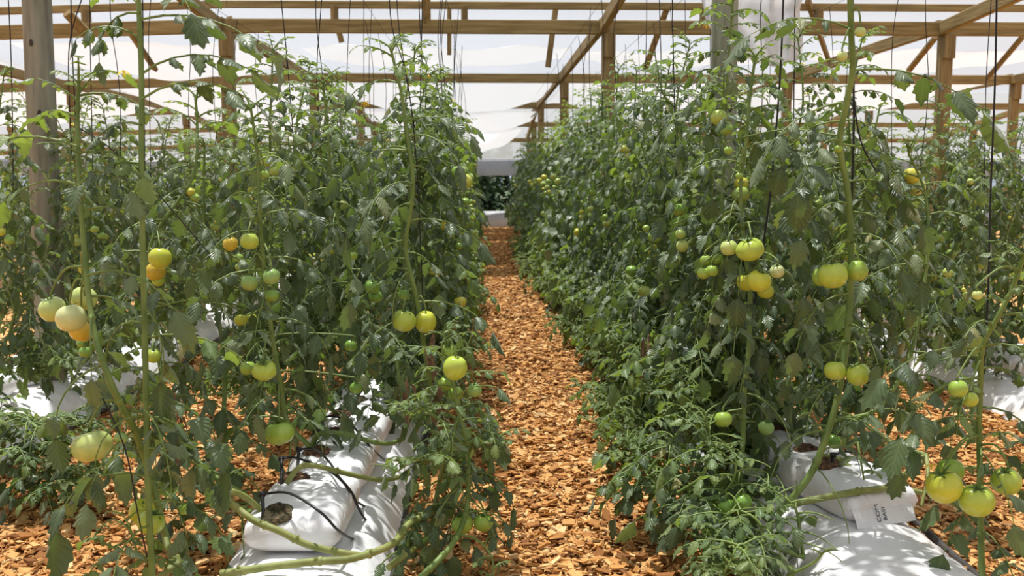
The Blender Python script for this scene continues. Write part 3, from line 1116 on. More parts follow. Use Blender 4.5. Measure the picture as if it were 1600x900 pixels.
for key, side, names in (('L', .25, 'left'), ('R', .29, 'right')):
    for i in range(3, 9):
        x, y = ROWS[key], 2.6 + .47 * i
        rr = random.Random(i * 3 + len(key))
        p0 = (x - .02, y + rr.uniform(-.1, .1), BAGZ + .1)
        pts = [p0, (p0[0], p0[1], p0[2] + .04), (p0[0] + .05, p0[1] - .02, p0[2] + .055), (p0[0] + .14, p0[1] - .04, p0[2] + .0), (p0[0] + .2, p0[1] - .06, .1), (x + side, p0[1] - .08, .03)]
        dripper(pts, f'black dripper on the {ORD[i]} bag {"in the row left of the path" if key == "L" else "in the row right of the path"}')

# ------------------------------------------------------------------ loose wood chips (uncountable)
def chips(regions, seed):
    r = np.random.default_rng(seed)
    P, S, A = [], [], []
    for x0, x1, y0, y1, n, smin, smax in regions:
        P.append(np.stack([r.uniform(x0, x1, n), r.uniform(y0, y1, n)], 1))
        S.append(smin + (smax - smin) * r.random(n) ** 2.2)
    P, S = np.concatenate(P), np.concatenate(S)
    n = len(P)
    yaw = r.uniform(0, 2 * PI, n)
    pt, rl = r.normal(0, .22, n), r.normal(0, .3, n)
    asp = r.uniform(.28, .75, n)
    th = r.uniform(.08, .2, n)
    base = np.array([(-1, -1, -1), (1, -.8, -1), (1, 1, -1), (-.85, .9, -1), (-.9, -1, 1), (.95, -.75, 1), (1, .85, 1), (-.8, .85, 1)], float)
    J = base[None] + r.normal(0, .16, (n, 8, 3)) * np.array((1, 1, .3))
    J = J * np.stack([S * .5, S * asp * .5, S * th * .5], 1)[:, None, :]
    cp, sp, cr, sr, cy, sy = np.cos(pt), np.sin(pt), np.cos(rl), np.sin(rl), np.cos(yaw), np.sin(yaw)
    x, y, z = J[..., 0], J[..., 1], J[..., 2]
    y, z = y * cr[:, None] - z * sr[:, None], y * sr[:, None] + z * cr[:, None]
    x, z = x * cp[:, None] + z * sp[:, None], -x * sp[:, None] + z * cp[:, None]
    x, y = x * cy[:, None] - y * sy[:, None], x * sy[:, None] + y * cy[:, None]
    hz = np.abs(r.normal(0, .009, n)) + .004
    V = np.stack([x + P[:, :1], y + P[:, 1:], z + hz[:, None]], -1).reshape(-1, 3)
    f = np.array([(4, 5, 6, 7), (0, 1, 5, 4), (1, 2, 6, 5), (2, 3, 7, 6), (3, 0, 4, 7)])
    F = (np.arange(n)[:, None, None] * 8 + f[None]).reshape(-1, 4)
    mb = MB()
    mb.add(V, F)
    o = mb.build('wood_chips', MAT['chips'], smooth=False)
    return tag(o, 'loose orange bark chips covering the path and the ground between the rows', 'wood chips', None, 'stuff')


chips([(-.25, .85, 1.95, 3.6, 11500, .010, .048), (-.2, .75, 3.6, 6, 9000, .012, .046), (-.15, .7, 6, 11, 8000, .016, .05), (-.15, .7, 11, 20.4, 7000, .022, .06),
       (-1.75, -.65, 2.0, 3.6, 9500, .010, .050), (-1.7, -.7, 3.6, 6, 5000, .014, .045),
       (1.2, 2.3, 2.1, 3.8, 8500, .010, .048), (1.25, 2.3, 3.8, 6.5, 6500, .014, .045)], 5)

# ------------------------------------------------------------------ plants
STRING_TOP = BEAM_Z - .04


def trellis_string(pts, label, group=None, r=.0016):
    mb = MB()
    tube(mb, pts, r, 5)
    return tag(mb.build('hanging_string', MAT['string']), label, 'string', group)


def stem_radius(n, r0, r1):
    return [r0 + (r1 - r0) * (i / (n - 1)) for i in range(n)]


NEAR = []


def near_plant(*a, **k):
    NEAR.append((a, k))


def build_near(stem, label, r0=.0075, r1=.003, spacing=.05, Lmax=.25, seed=0, bare=((0, .12),), branches=(), tomatoes=(), leaves=(), flowers=(), old=None, group=None, dry=(), thin=1.0, droop=1.0, lod=0, top_len=.35):
    """stem: [(px,py,Y)] bottom to top; tomatoes: (px,py,diam_px,Y,colour,kind,label); leaves: (px,py,Y, dx_px, az_deg, L, e0, droop)"""
    r = random.Random(seed)
    P = [np.array(at(*s)) for s in stem]
    path = smooth_path(P, 5)
    base = Vector(path[0])
    root = empty('tomato_plant', base)
    st = MB()
    tube(st, path, [r0, (r0 + r1) / 2, r1], 9, 0)
    for t in np.linspace(.06, .94, 9):      # swollen nodes
        c = path[int(t * (len(path) - 1))]
        tube(st, [c + (0, 0, -.008), c, c + (0, 0, .008)], [r0 * .6, r0 * (1.45 - .5 * t), r0 * .55], 8, 0)
    fo = MB()
    foliage_along(fo, path, lod, r, spacing, Lmax, top_len, bare, thin, None, droop)
    for b in branches:
        bp = smooth_path([np.array(at(*s)) for s in b['pts']], 5)
        tube(st, bp, [b.get('r', .004), b.get('r1', .0018)], 8, b.get('mat', 0))
        if b.get('nodes'):
            for t in b['nodes']:
                c = bp[int(t * (len(bp) - 1))]
                d = bp[min(len(bp) - 1, int(t * (len(bp) - 1)) + 1)] - c
                d = d / (np.linalg.norm(d) + 1e-9) * .009
                tube(st, [c - d, c, c + d], [b['r'] * .8, b['r'] * 1.28, b['r'] * .8], 8, b.get('mat', 0))
                w = np.array((r.uniform(-1, 1), r.uniform(-1, 0), r.uniform(.3, 1)))
                w /= np.linalg.norm(w)
                tube(st, [c, c + w * b['r'] * 1.9], [b['r'] * .45, b['r'] * .35], 6, 1)
        if b.get('leafy', True):
            foliage_along(fo, bp, lod, r, b.get('spacing', .05), b.get('L', .16), .2, (), 1.0, None, droop)
    for lf in leaves:
        px, py, Y, az, L, e0, dr = lf[:7]
        leaf(fo, at(px, py, Y), math.radians(az), L, math.radians(e0), math.radians(dr), 0, r, young=len(lf) > 7 and lf[7])
    for t in tomatoes:
        px, py, dpx, Y, col, kind, lab = t
        pos = np.array(at(px, py, Y))
        depth = (Vector(pos) - CAM).dot(FWD)
        rad = dpx * .5 * depth / FPX
        put_tomato(root, pos, rad, COLS[col], r, kind, 0, lab)
        # stalk to the nearest point of the stem above it
        top = pos + np.array((.0, 0, rad * .95))
        dd = np.linalg.norm(path - (top + (0, 0, .04)), axis=1)
        q = path[int(np.argmin(dd))]
        mid = (q + top) / 2 + np.array((0, -.01, .03))
        tube(st, smooth_path([q, mid, top + (0, 0, .012), top - (0, 0, rad * .25)], 5), [.0028, .0024, .0022], 6, 0)
    st.build('stem', [MAT['stem'], MAT['stem_old']], root, base)
    if fo.n:
        fo.build('foliage', [MAT['leaf'], MAT['stem'], MAT['leaf_young']], root, base)
    for f in flowers:
        flower(root, at(*f), r)
        # thin flower stalk
    for d in dry:
        mb = MB()
        p = np.array(at(*d))
        for q in range(6):
            a = r.uniform(0, 6.28)
            c = p + np.array((r.uniform(-.012, .012), r.uniform(-.012, .012), -q * .016))
            add_leaflet(mb, c, np.array((math.cos(a) * .5, math.sin(a) * .5, -1)), np.array((math.cos(a), math.sin(a), .2)), r.uniform(.035, .06), 1, r, 0, .6)
        o = mb.build('withered_leaf', MAT['dry'], root, base)
        o['label'] = 'brown withered leaf hanging down'
    return tag(root, label, 'tomato plant', group)


# ---- left row, camera side
near_plant([(240, 935, 2.1), (232, 780, 2.12), (229, 650, 2.15), (226, 500, 2.18), (223, 380, 2.2), (221, 250, 2.22), (221, 120, 2.25), (217, 10, 2.27), (214, -40, 2.28)],
           'tall tomato plant with bare upper stem and yellow flower, nearest left of the path', .0072, .0055, .05, .25, 11,
           bare=((.0, .1), (.55, .94)), thin=.75, branches=[],
           leaves=[(221, 155, 2.22, -5, .26, 42, 75), (222, 115, 2.25, 15, .24, 45, 70), (221, 30, 2.26, 5, .30, 20, 60), (219, 20, 2.26, 170, .17, 20, 110), (221, 195, 2.2, 165, .16, 25, 80),
                   (217, 60, 2.26, 200, .14, 50, 90), (221, 255, 2.22, 200, .2, 20, 90), (216, 0, 2.27, 60, .2, 50, 60), (216, -10, 2.27, -40, .22, 30, 80), (226, 640, 2.15, -60, .25, 10, 100), (229, 700, 2.12, 20, .25, 0, 80)],
           tomatoes=[(222, 800, 40, 2.25, 'y', 'plum', 'yellowish tomato low on the stem'), (236, 816, 42, 2.2, 'gy', 'round', 'yellow-green tomato low on the stem')],
           flowers=[(193, 110, 2.2)])
near_plant([(262, 850, 2.4), (222, 700, 2.2), (178, 610, 2.12), (150, 530, 2.15), (136, 440, 2.2), (126, 310, 2.25), (121, 200, 2.3), (123, 130, 2.3)],
           'tomato plant leaning left with pale clustered fruit in front of the grey pole', .009, .004, .045, .22, 12,
           bare=((0, .15), (.62, .74)), thin=.6,
           leaves=[(122, 185, 2.3, 150, .2, 35, 70, True), (124, 230, 2.28, 190, .26, 30, 60, True), (121, 150, 2.3, 20, .18, 25, 70), (123, 240, 2.28, -20, .2, 20, 60, True), (122, 130, 2.3, 60, .13, 50, 60, True), (135, 430, 2.2, -10, .25, 25, 70),
                   (126, 290, 2.27, 170, .2, 25, 60, True), (160, 570, 2.13, 180, .2, -10, 80), (200, 640, 2.15, 0, .2, 0, 80)],
           tomatoes=[(82, 483, 42, 2.3, 'p', 'round', 'pale green tomato at the left of the cluster'), (111, 497, 47, 2.22, 'w', 'round', 'pale cream-green tomato in front of the cluster'), (128, 515, 40, 2.32, 'o', 'round', 'orange-tinged tomato behind the cluster'),
                     (131, 466, 40, 2.34, 'p', 'round', None), (144, 697, 62, 2.15, 'p', 'beef', 'large pale green tomato hanging low over the chips'), (189, 684, 21, 2.12, 'm', 'round', 'small green tomato beside the large one'),
                     (133, 550, 19, 2.6, 'd', 'round', None), (128, 536, 16, 2.65, 'd', 'round', None)])
near_plant([(486, 700, 2.9), (450, 660, 2.75), (438, 600, 2.65), (425, 520, 2.65), (413, 420, 2.65), (406, 330, 2.65), (402, 240, 2.7), (392, 170, 2.7)],
           'tomato plant left of the path with paired green tomatoes along its stem', .008, .0035, .042, .25, 13,
           tomatoes=[(390, 377, 29, 2.55, 'gy', 'round', 'yellow-green tomato upper right of the pair'), (360, 381, 24, 2.6, 'o', 'round', 'orange-yellow tomato in the shade'), (424, 432, 27, 2.55, 'm', 'round', None), (390, 442, 27, 2.58, 'm', 'round', None), (413, 579, 38, 2.5, 'gy', 'beef', 'yellow-green tomato right of the pair'), (387, 575, 25, 2.55, 'g', 'round', None),
                     (437, 677, 46, 2.52, 'g', 'beef', 'green tomato above the nearest white bag'), (413, 274, 16, 2.7, 'g', 'round', None), (425, 462, 22, 2.6, 'd', 'round', None)])
near_plant([(420, 806, 2.38), (375, 770, 2.42), (330, 740, 2.5), (285, 690, 2.6), (255, 600, 2.7), (240, 480, 2.75), (236, 380, 2.8), (300, 280, 2.85), (308, 200, 2.9), (305, 150, 2.9)],
           'bushy tomato plant with yellow tomato, rooted in front hole of nearest left bag', .008, .0035, .042, .24, 14,
           bare=((0, .12),),
           tomatoes=[(250, 403, 36, 2.68, 'y', 'round', 'yellow tomato'), (243, 424, 32, 2.74, 'o', 'round', 'orange-yellow tomato behind'), (247, 438, 20, 2.75, 'gy', 'round', None), (240, 556, 24, 2.6, 'gy', 'round', 'small pale tomato under a leaf'), (376, 500, 20, 2.75, 'y', 'round', None), (392, 497, 18, 2.78, 'y', 'round', None), (288, 795, 20, 2.4, 'g', 'round', None)],
           dry=[(278, 610, 2.5), (283, 650, 2.5)])
near_plant([(425, 815, 2.36), (390, 800, 2.5), (330, 760, 2.75), (350, 640, 2.85), (345, 520, 2.9), (322, 420, 2.95), (318, 300, 3.0), (320, 230, 3.0)],
           'tomato plant behind the bushy one, thick twisted stem at its foot', .009, .0035, .045, .24, 15,
           branches=[dict(pts=[(350, 775, 2.3), (372, 795, 2.3), (400, 815, 2.28), (437, 830, 2.27), (477, 850, 2.27), (523, 862, 2.28), (565, 868, 2.3)], r=.0088, r1=.0085, mat=1, leafy=False, nodes=(.15, .4, .62, .85)),
                     dict(pts=[(405, 795, 2.36), (385, 778, 2.33), (362, 768, 2.3), (350, 775, 2.3)], r=.007, r1=.008, mat=1, leafy=False)],
           tomatoes=[(300, 440, 18, 2.9, 'g', 'round', None), (556, 606, 20, 2.8, 'd', 'round', None), (548, 540, 20, 2.85, 'd', 'round', None)])
# ---- left row, path side
near_plant([(640, 690, 3.0), (672, 620, 2.95), (662, 540, 2.85), (652, 470, 2.82), (634, 390, 2.82), (640, 340, 2.82), (646, 285, 2.82), (638, 220, 2.84), (626, 140, 2.85), (610, 75, 2.86)],
           'tall tomato plant on the path side of the left row, bright stem against the film', .008, .004, .05, .25, 16,
           bare=((.84, .92),),
           leaves=[(636, 235, 2.84, 190, .22, 15, 60), (632, 190, 2.85, 0, .2, 30, 70), (645, 290, 2.82, 180, .25, 10, 80), (625, 130, 2.85, 170, .2, 30, 90)],
           tomatoes=[(631, 501, 38, 2.75, 'gy', 'round', 'yellow-green tomato with a dried flower'), (665, 503, 34, 2.8, 'y', 'plum', 'yellowish oval tomato'), (582, 448, 24, 2.95, 'd', 'round', None), (587, 463, 22, 2.97, 'd', 'round', None), (631, 460, 18, 2.9, 'd', 'round', None), (552, 400, 14, 3.0, 'g', 'round', None)],
           flowers=[(570, 160, 3.0)], dry=[(672, 520, 2.75)])
near_plant([(655, 905, 2.25), (692, 868, 2.3), (717, 833, 2.38), (731, 780, 2.45), (729, 700, 2.46), (716, 640, 2.46), (703, 570, 2.48), (694, 520, 2.5)],
           'low trailing tomato plant at the path edge with a bright green oval tomato', .0085, .004, .028, .19, 17,
           bare=((.0, .32),),
           branches=[dict(pts=[(345, 897, 2.2), (433, 884, 2.2), (500, 877, 2.22), (550, 873, 2.24), (613, 850, 2.32), (640, 818, 2.42), (677, 798, 2.5), (717, 763, 2.55)], r=.0098, r1=.0085, mat=1, leafy=False, nodes=(.08, .3, .5, .64, .8, .92)),
                     dict(pts=[(607, 887, 2.3), (647, 857, 2.4), (673, 840, 2.48), (677, 810, 2.52), (684, 765, 2.56), (700, 700, 2.56), (722, 640, 2.55)], r=.0085, r1=.005, mat=1, leafy=True, L=.19, spacing=.026, nodes=(.1, .22, .34)),
                     dict(pts=[(717, 763, 2.55), (735, 700, 2.55), (760, 680, 2.5), (785, 710, 2.5)], r=.006, r1=.002, leafy=True, L=.18, spacing=.022),
                     dict(pts=[(730, 700, 2.46), (690, 660, 2.42), (660, 640, 2.42), (630, 650, 2.42)], r=.004, r1=.002, leafy=True, L=.18, spacing=.022),
                     dict(pts=[(725, 740, 2.46), (690, 720, 2.4), (650, 720, 2.38), (615, 740, 2.36)], r=.004, r1=.002, leafy=True, L=.18, spacing=.022),
                     dict(pts=[(715, 835, 2.38), (745, 843, 2.36), (768, 870, 2.32), (772, 910, 2.28)], r=.0035, r1=.002, leafy=True, L=.12, spacing=.05),
                     dict(pts=[(705, 585, 2.48), (690, 540, 2.48), (712, 520, 2.48), (726, 545, 2.47), (738, 520, 2.47)], r=.003, r1=.0015, leafy=False)],
           tomatoes=[(711, 575, 38, 2.42, 'gy', 'plum', 'bright yellow-green oval tomato'), (702, 549, 26, 2.5, 'g', 'round', None), (695, 600, 22, 2.5, 'g', 'round', None), (741, 610, 24, 2.5, 'm', 'round', None), (712, 615, 24, 2.52, 'g', 'round', None), (722, 818, 35, 2.45, 'g', 'round', 'pale green tomato left of the pair above the chips'), (755, 816, 31, 2.45, 'g', 'round', 'pale green tomato right of the pair above the chips')],
           dry=[(682, 590, 2.48), (640, 590, 2.6)])
near_plant([(487, 697, 2.95), (500, 678, 2.93), (540, 678, 2.92), (580, 690, 2.92), (613, 692, 2.95), (634, 672, 3.0), (625, 600, 3.1), (610, 540, 3.15), (560, 480, 3.2), (540, 400, 3.2), (520, 300, 3.2), (512, 200, 3.2), (505, 130, 3.2)],
           'tomato plant whose stem bends across the third white bag left of the path', .0085, .0035, .045, .25, 18, bare=((0, .28),),
           branches=[dict(pts=[(447, 756, 2.5), (467, 731, 2.52), (493, 728, 2.54), (550, 742, 2.58), (600, 750, 2.64), (640, 740, 2.7)], r=.0075, r1=.0065, mat=1, leafy=False, nodes=(.3, .55, .8))])
# ---- low leafy growth at lower left
near_plant([(20, 790, 2.95), (60, 765, 3.0), (100, 720, 3.05), (60, 670, 3.1), (20, 650, 3.15), (-40, 640, 3.2)],
           'dark low heap of tomato leaves on the chips at the left edge', .009, .004, .013, .19, 19, top_len=.1, droop=.8,
           branches=[dict(pts=[(60, 765, 3.0), (110, 760, 2.95), (130, 740, 2.95)], r=.005, r1=.002, L=.18, spacing=.013), dict(pts=[(60, 670, 3.1), (110, 650, 3.05), (140, 690, 3.0)], r=.005, r1=.002, L=.18, spacing=.013),
                     dict(pts=[(-40, 720, 3.05), (30, 700, 3.05), (70, 730, 3.0)], r=.005, r1=.002, L=.18, spacing=.013)])
near_plant([(300, 905, 2.25), (250, 880, 2.2), (200, 865, 2.18), (165, 850, 2.2), (140, 840, 2.22)],
           'small shoot with fresh leaves lying on the chips at the lower left', .0045, .002, .028, .12, 20, top_len=.08, droop=.7,
           branches=[dict(pts=[(235, 915, 2.2), (262, 892, 2.2), (279, 880, 2.22), (263, 858, 2.24), (258, 842, 2.26)], r=.0085, r1=.008, mat=1, leafy=False, nodes=(.3, .6)), dict(pts=[(215, 868, 2.18), (205, 830, 2.18), (190, 800, 2.2)], r=.003, r1=.0015, L=.11, spacing=.03)])
# ---- right row, path side
near_plant([(1120, 800, 2.75), (1148, 760, 2.72), (1160, 700, 2.7), (1163, 620, 2.7), (1170, 540, 2.72), (1172, 460, 2.75), (1162, 375, 2.78), (1157, 300, 2.8), (1165, 230, 2.82), (1172, 150, 2.85), (1180, 90, 2.85)],
           'tomato plant with a cluster of six pale tomatoes at the greenish pole', .008, .004, .05, .24, 21,
           tomatoes=[(1139, 387, 27, 2.65, 'p', 'round', 'pale round tomato left of the pair'), (1172, 390, 44, 2.6, 'gy', 'beef', 'broad yellow-green tomato at the top of the cluster'), (1167, 440, 32, 2.68, 'y', 'round', None), (1186, 439, 38, 2.58, 'y', 'round', 'glossy yellow tomato'), (1214, 424, 23, 2.62, 'w', 'round', 'small whitish tomato'), (1196, 455, 26, 2.68, 'y', 'round', None),
                     (1103, 407, 19, 2.75, 'g', 'round', None), (1122, 405, 20, 2.75, 'g', 'round', None), (1099, 427, 20, 2.73, 'g', 'round', None), (1113, 423, 20, 2.72, 'g', 'round', None),
                     (1130, 655, 28, 2.62, 'g', 'round', 'green tomato half under a leaf'), (1197, 668, 25, 2.7, 'm', 'round', None), (1152, 790, 34, 2.66, 'd', 'round', None), (1155, 275, 12, 2.8, 'g', 'round', None)],
           dry=[(1010, 520, 3.2), (1005, 545, 3.2)])
near_plant([(1215, 805, 2.5), (1232, 785, 2.5), (1270, 735, 2.5), (1298, 660, 2.52), (1315, 590, 2.55), (1326, 500, 2.58), (1330, 400, 2.6), (1325, 300, 2.6), (1312, 225, 2.6), (1322, 165, 2.58), (1332, 110, 2.56), (1330, 50, 2.54), (1328, -20, 2.52), (1326, -70, 2.5)],
           'tallest tomato plant of the right row, bright stem rising beside black strings', .0095, .0075, .055, .25, 22,
           bare=((.0, .1), (.74, .96),),
           leaves=[(1330, 45, 2.55, 178, .28, 28, 55), (1315, 160, 2.57, 185, .27, -5, 45), (1332, 110, 2.56, -4, .36, 12, 50), (1312, 225, 2.6, 10, .24, 5, 70), (1316, 190, 2.6, 195, .24, 10, 70), (1318, 260, 2.6, 190, .26, 5, 90), (1330, -40, 2.52, 10, .25, 60, 60), (1324, 330, 2.6, -30, .28, 10, 90)],
           tomatoes=[(1344, 50, 17, 2.5, 'p', 'round', 'tiny pale tomato near the top'), (1316, 88, 17, 2.5, 'p', 'round', 'tiny pale tomato below the top one'), (1301, 430, 46, 2.5, 'gy', 'round', 'large yellow-green tomato'), (1286, 432, 34, 2.55, 'g', 'round', None), (1340, 423, 32, 2.52, 'g', 'plum', 'green tomato behind a leaf'), (1305, 579, 34, 2.5, 'gy', 'round', None), (1341, 585, 38, 2.48, 'gy', 'round', 'yellow-green tomato right of the stem'), (1138, 235, 14, 2.8, 'g', 'round', None), (1310, 233, 14, 2.6, 'g', 'round', None)])
near_plant([(1535, 905, 2.3), (1533, 850, 2.3), (1532, 760, 2.32), (1530, 680, 2.32), (1532, 600, 2.32), (1536, 540, 2.3), (1562, 490, 2.28), (1582, 450, 2.28), (1600, 400, 2.26)],
           'tomato plant at the right edge with large yellow-green tomatoes near the ground', .008, .005, .045, .24, 23,
           leaves=[(1532, 650, 2.3, 175, .22, 15, 70), (1530, 545, 2.3, 180, .25, 15, 50), (1535, 540, 2.3, -20, .25, 20, 70), (1530, 590, 2.3, 200, .28, 10, 60), (1532, 700, 2.3, -10, .25, 0, 70)],
           tomatoes=[(1475, 760, 56, 2.22, 'y', 'round', 'glossy yellow tomato, largest at the right'), (1526, 782, 54, 2.2, 'gy', 'round', 'large yellow-green tomato in front of the stem'), (1572, 752, 46, 2.25, 'gy', 'round', None), (1485, 735, 42, 2.3, 'g', 'round', None), (1497, 607, 30, 2.22, 'g', 'round', 'pale green tomato'), (1515, 624, 26, 2.26, 'gy', 'round', None), (1527, 461, 16, 2.22, 'p', 'round', None)],
           flowers=[(1456, 725, 2.35)])
near_plant([(1282, 735, 2.74), (1284, 705, 2.74), (1300, 660, 2.78), (1370, 640, 2.8), (1420, 560, 2.85), (1440, 470, 2.9), (1450, 380, 2.95), (1445, 300, 3.0), (1420, 240, 3.0)],
           'tomato plant rooted beside a dripper in the nearest right bag', .009, .0035, .045, .25, 24, bare=((0, .1),),
           branches=[dict(pts=[(1235, 788, 2.52), (1290, 777, 2.5), (1340, 768, 2.5), (1395, 760, 2.52), (1418, 740, 2.54), (1440, 722, 2.56), (1447, 712, 2.56)], r=.0098, r1=.0095, mat=1, leafy=False, nodes=(.1, .35, .62, .8, .93)),
                     dict(pts=[(1284, 712, 2.74), (1310, 718, 2.7), (1340, 738, 2.66), (1380, 755, 2.62), (1440, 770, 2.6)], r=.0075, r1=.008, mat=1, leafy=False, nodes=(.3, .6, .9)),
                     dict(pts=[(1340, 655, 2.8), (1390, 690, 2.75), (1430, 705, 2.7), (1450, 712, 2.66)], r=.006, r1=.006, mat=1, leafy=False, nodes=(.4, .8)),
                     dict(pts=[(1340, 690, 2.5), (1345, 720, 2.46), (1350, 750, 2.44)], r=.0035, r1=.002, L=.2, spacing=.05),
                     dict(pts=[(1447, 712, 2.56), (1450, 745, 2.5), (1440, 790, 2.46)], r=.006, r1=.004, mat=1, leafy=False)],
           tomatoes=[(1303, 690, 24, 2.8, 'd', 'round', None)])
near_plant([(1255, 870, 2.4), (1200, 850, 2.35), (1160, 830, 2.4), (1120, 800, 2.5), (1085, 770, 2.6), (1040, 740, 2.75), (1000, 700, 2.9)],
           'low spreading tomato vine covering the chips at the foot of the right row', .007, .003, .016, .19, 25, top_len=.1, droop=.8,
           branches=[dict(pts=[(1200, 850, 2.35), (1160, 880, 2.28), (1130, 890, 2.26), (1110, 890, 2.28)], r=.005, r1=.002, L=.19, spacing=.016),
                     dict(pts=[(1130, 800, 2.5), (1110, 830, 2.42), (1095, 845, 2.4)], r=.005, r1=.002, L=.18, spacing=.017),
                     dict(pts=[(1255, 870, 2.4), (1250, 830, 2.38), (1240, 790, 2.38), (1200, 760, 2.42)], r=.005, r1=.002, L=.15, spacing=.022),
                     dict(pts=[(1200, 850, 2.33), (1180, 810, 2.36), (1140, 800, 2.4), (1100, 850, 2.36)], r=.005, r1=.002, L=.19, spacing=.018),
                     dict(pts=[(1190, 900, 2.2), (1160, 850, 2.22), (1140, 880, 2.2), (1125, 910, 2.2)], r=.004, r1=.002, L=.18, spacing=.018),
                     dict(pts=[(1010, 740, 2.75), (1040, 700, 2.75), (1070, 660, 2.75), (1090, 600, 2.78)], r=.005, r1=.002, L=.2, spacing=.022),
                     dict(pts=[(1060, 770, 2.6), (1100, 740, 2.58), (1110, 690, 2.6), (1100, 640, 2.62)], r=.005, r1=.002, L=.2, spacing=.02),
                     dict(pts=[(1060, 770, 2.62), (1040, 770, 2.66), (1010, 740, 2.75), (980, 690, 2.9)], r=.004, r1=.002, L=.18, spacing=.02),
                     dict(pts=[(1100, 790, 2.55), (1140, 760, 2.52), (1150, 720, 2.52), (1130, 690, 2.55)], r=.004, r1=.002, L=.17, spacing=.022),
                     dict(pts=[(1230, 900, 2.25), (1270, 880, 2.22), (1290, 860, 2.2)], r=.004, r1=.002, L=.13, spacing=.03)],
           tomatoes=[(1160, 785, 30, 2.45, 'd', 'round', None), (1135, 792, 28, 2.47, 'd', 'round', None)])

for a, k in NEAR:
    for px, py, dpx, Y, c, kd, lab in k.get('tomatoes', ()):
        dep = (at(px, py, Y) - CAM).dot(FWD)
        KEEP_CLEAR.append((px, py, dpx * .5 + (14 if lab else 5), dep, .93 if lab else .7))
for x, y, rr in ((400, 835, 45), (450, 830, 45), (500, 820, 45), (420, 780, 42), (470, 765, 48), (520, 770, 45), (470, 715, 40), (520, 715, 45), (560, 690, 40), (555, 655, 32), (530, 640, 25), (560, 740, 35)):
    KEEP_CLEAR.append((x, y, rr, 2.9, .9))
for x, y, rr in ((1340, 810, 40), (1390, 800, 45), (1420, 815, 35), (1300, 730, 32), (1270, 690, 30), (1220, 690, 26), (1250, 740, 38), (1290, 780, 32), (1215, 725, 28), (1185, 690, 24), (1290, 860, 35), (1380, 870, 55), (1430, 880, 50), (1320, 870, 30)):
    KEEP_CLEAR.append((x, y, rr, 2.7, .85))
for y in range(240, 620, 30):
    KEEP_CLEAR.append((70 + (y - 240) * .06, y, 30, 4.4, .75))
PRUNE[0] = True
for a, k in NEAR:
    build_near(*a, **k)
PRUNE[0] = False

# ---- strings for the near plants
def px_string(lst, label, r=.0018, group=None):
    return trellis_string(smooth_path([at(*p) for p in lst], 5), label, group, r)


px_string([(1326, 470, 2.62), (1330, 330, 2.62), (1334, 200, 2.61), (1333, 80, 2.6), (1332, -60, 2.6), (1332, -300, 2.6)], 'thick black string beside the tallest bright stem of the right row', .0032)
px_string([(1369, 268, 2.58), (1345, 220, 2.59), (1334, 150, 2.6), (1331, 60, 2.6), (1328, -60, 2.6)], 'black string kinking away right of the tallest bright stem', .0022)
px_string([(1165, 560, 2.74), (1200, 330, 2.76), (1213, 200, 2.78), (1221, 80, 2.8), (1225, -40, 2.8), (1230, -200, 2.8)], 'dark string slanting left of the tallest right plant', .0028)
px_string([(1530, 660, 2.36), (1543, 480, 2.36), (1548, 300, 2.36), (1555, 120, 2.36), (1558, -60, 2.36), (1560, -300, 2.36)], 'single black string hanging straight near the right edge', .0024)
px_string([(112, 240, 2.36), (107, 110, 2.36), (112, 50, 2.36), (134, -20, 2.36)], 'dark string running up beside the grey pole', .0014)
px_string([(118, 190, 2.33), (113, 80, 2.33), (110, -30, 2.33)], 'dark string over the left-leaning plant', .0014)
px_string([(124, 200, 2.4), (170, 230, 2.4), (235, 290, 2.45), (330, 400, 2.55)], 'dark slack string slanting down between the left plants', .0016)
px_string([(664, 560, 2.88), (651, 260, 2.88), (635, 120, 2.88), (612, 40, 2.88), (606, -60, 2.88)], 'dark string tied along the tall stem at the path side of the left row', .0016)
px_string([(648, 200, 2.9), (630, 90, 2.9), (622, 30, 2.9), (617, -60, 2.9)], 'second dark string meeting at the tip of the tall path-side plant', .0014)
px_string([(150, 600, 2.1), (195, 700, 2.1), (215, 800, 2.12), (232, 880, 2.14)], 'dark string slanting below the large pale tomato at the lower left', .0016)
px_string([(222, 560, 2.24), (226, 300, 2.26), (224, 100, 2.28), (222, -60, 2.3)], 'dark string behind the nearest tall left stem', .0014)
px_string([(720, 790, 2.42), (700, 830, 2.38), (688, 868, 2.31)], 'short dark twine tied round the trailing stem by the paired tomatoes', .0012)

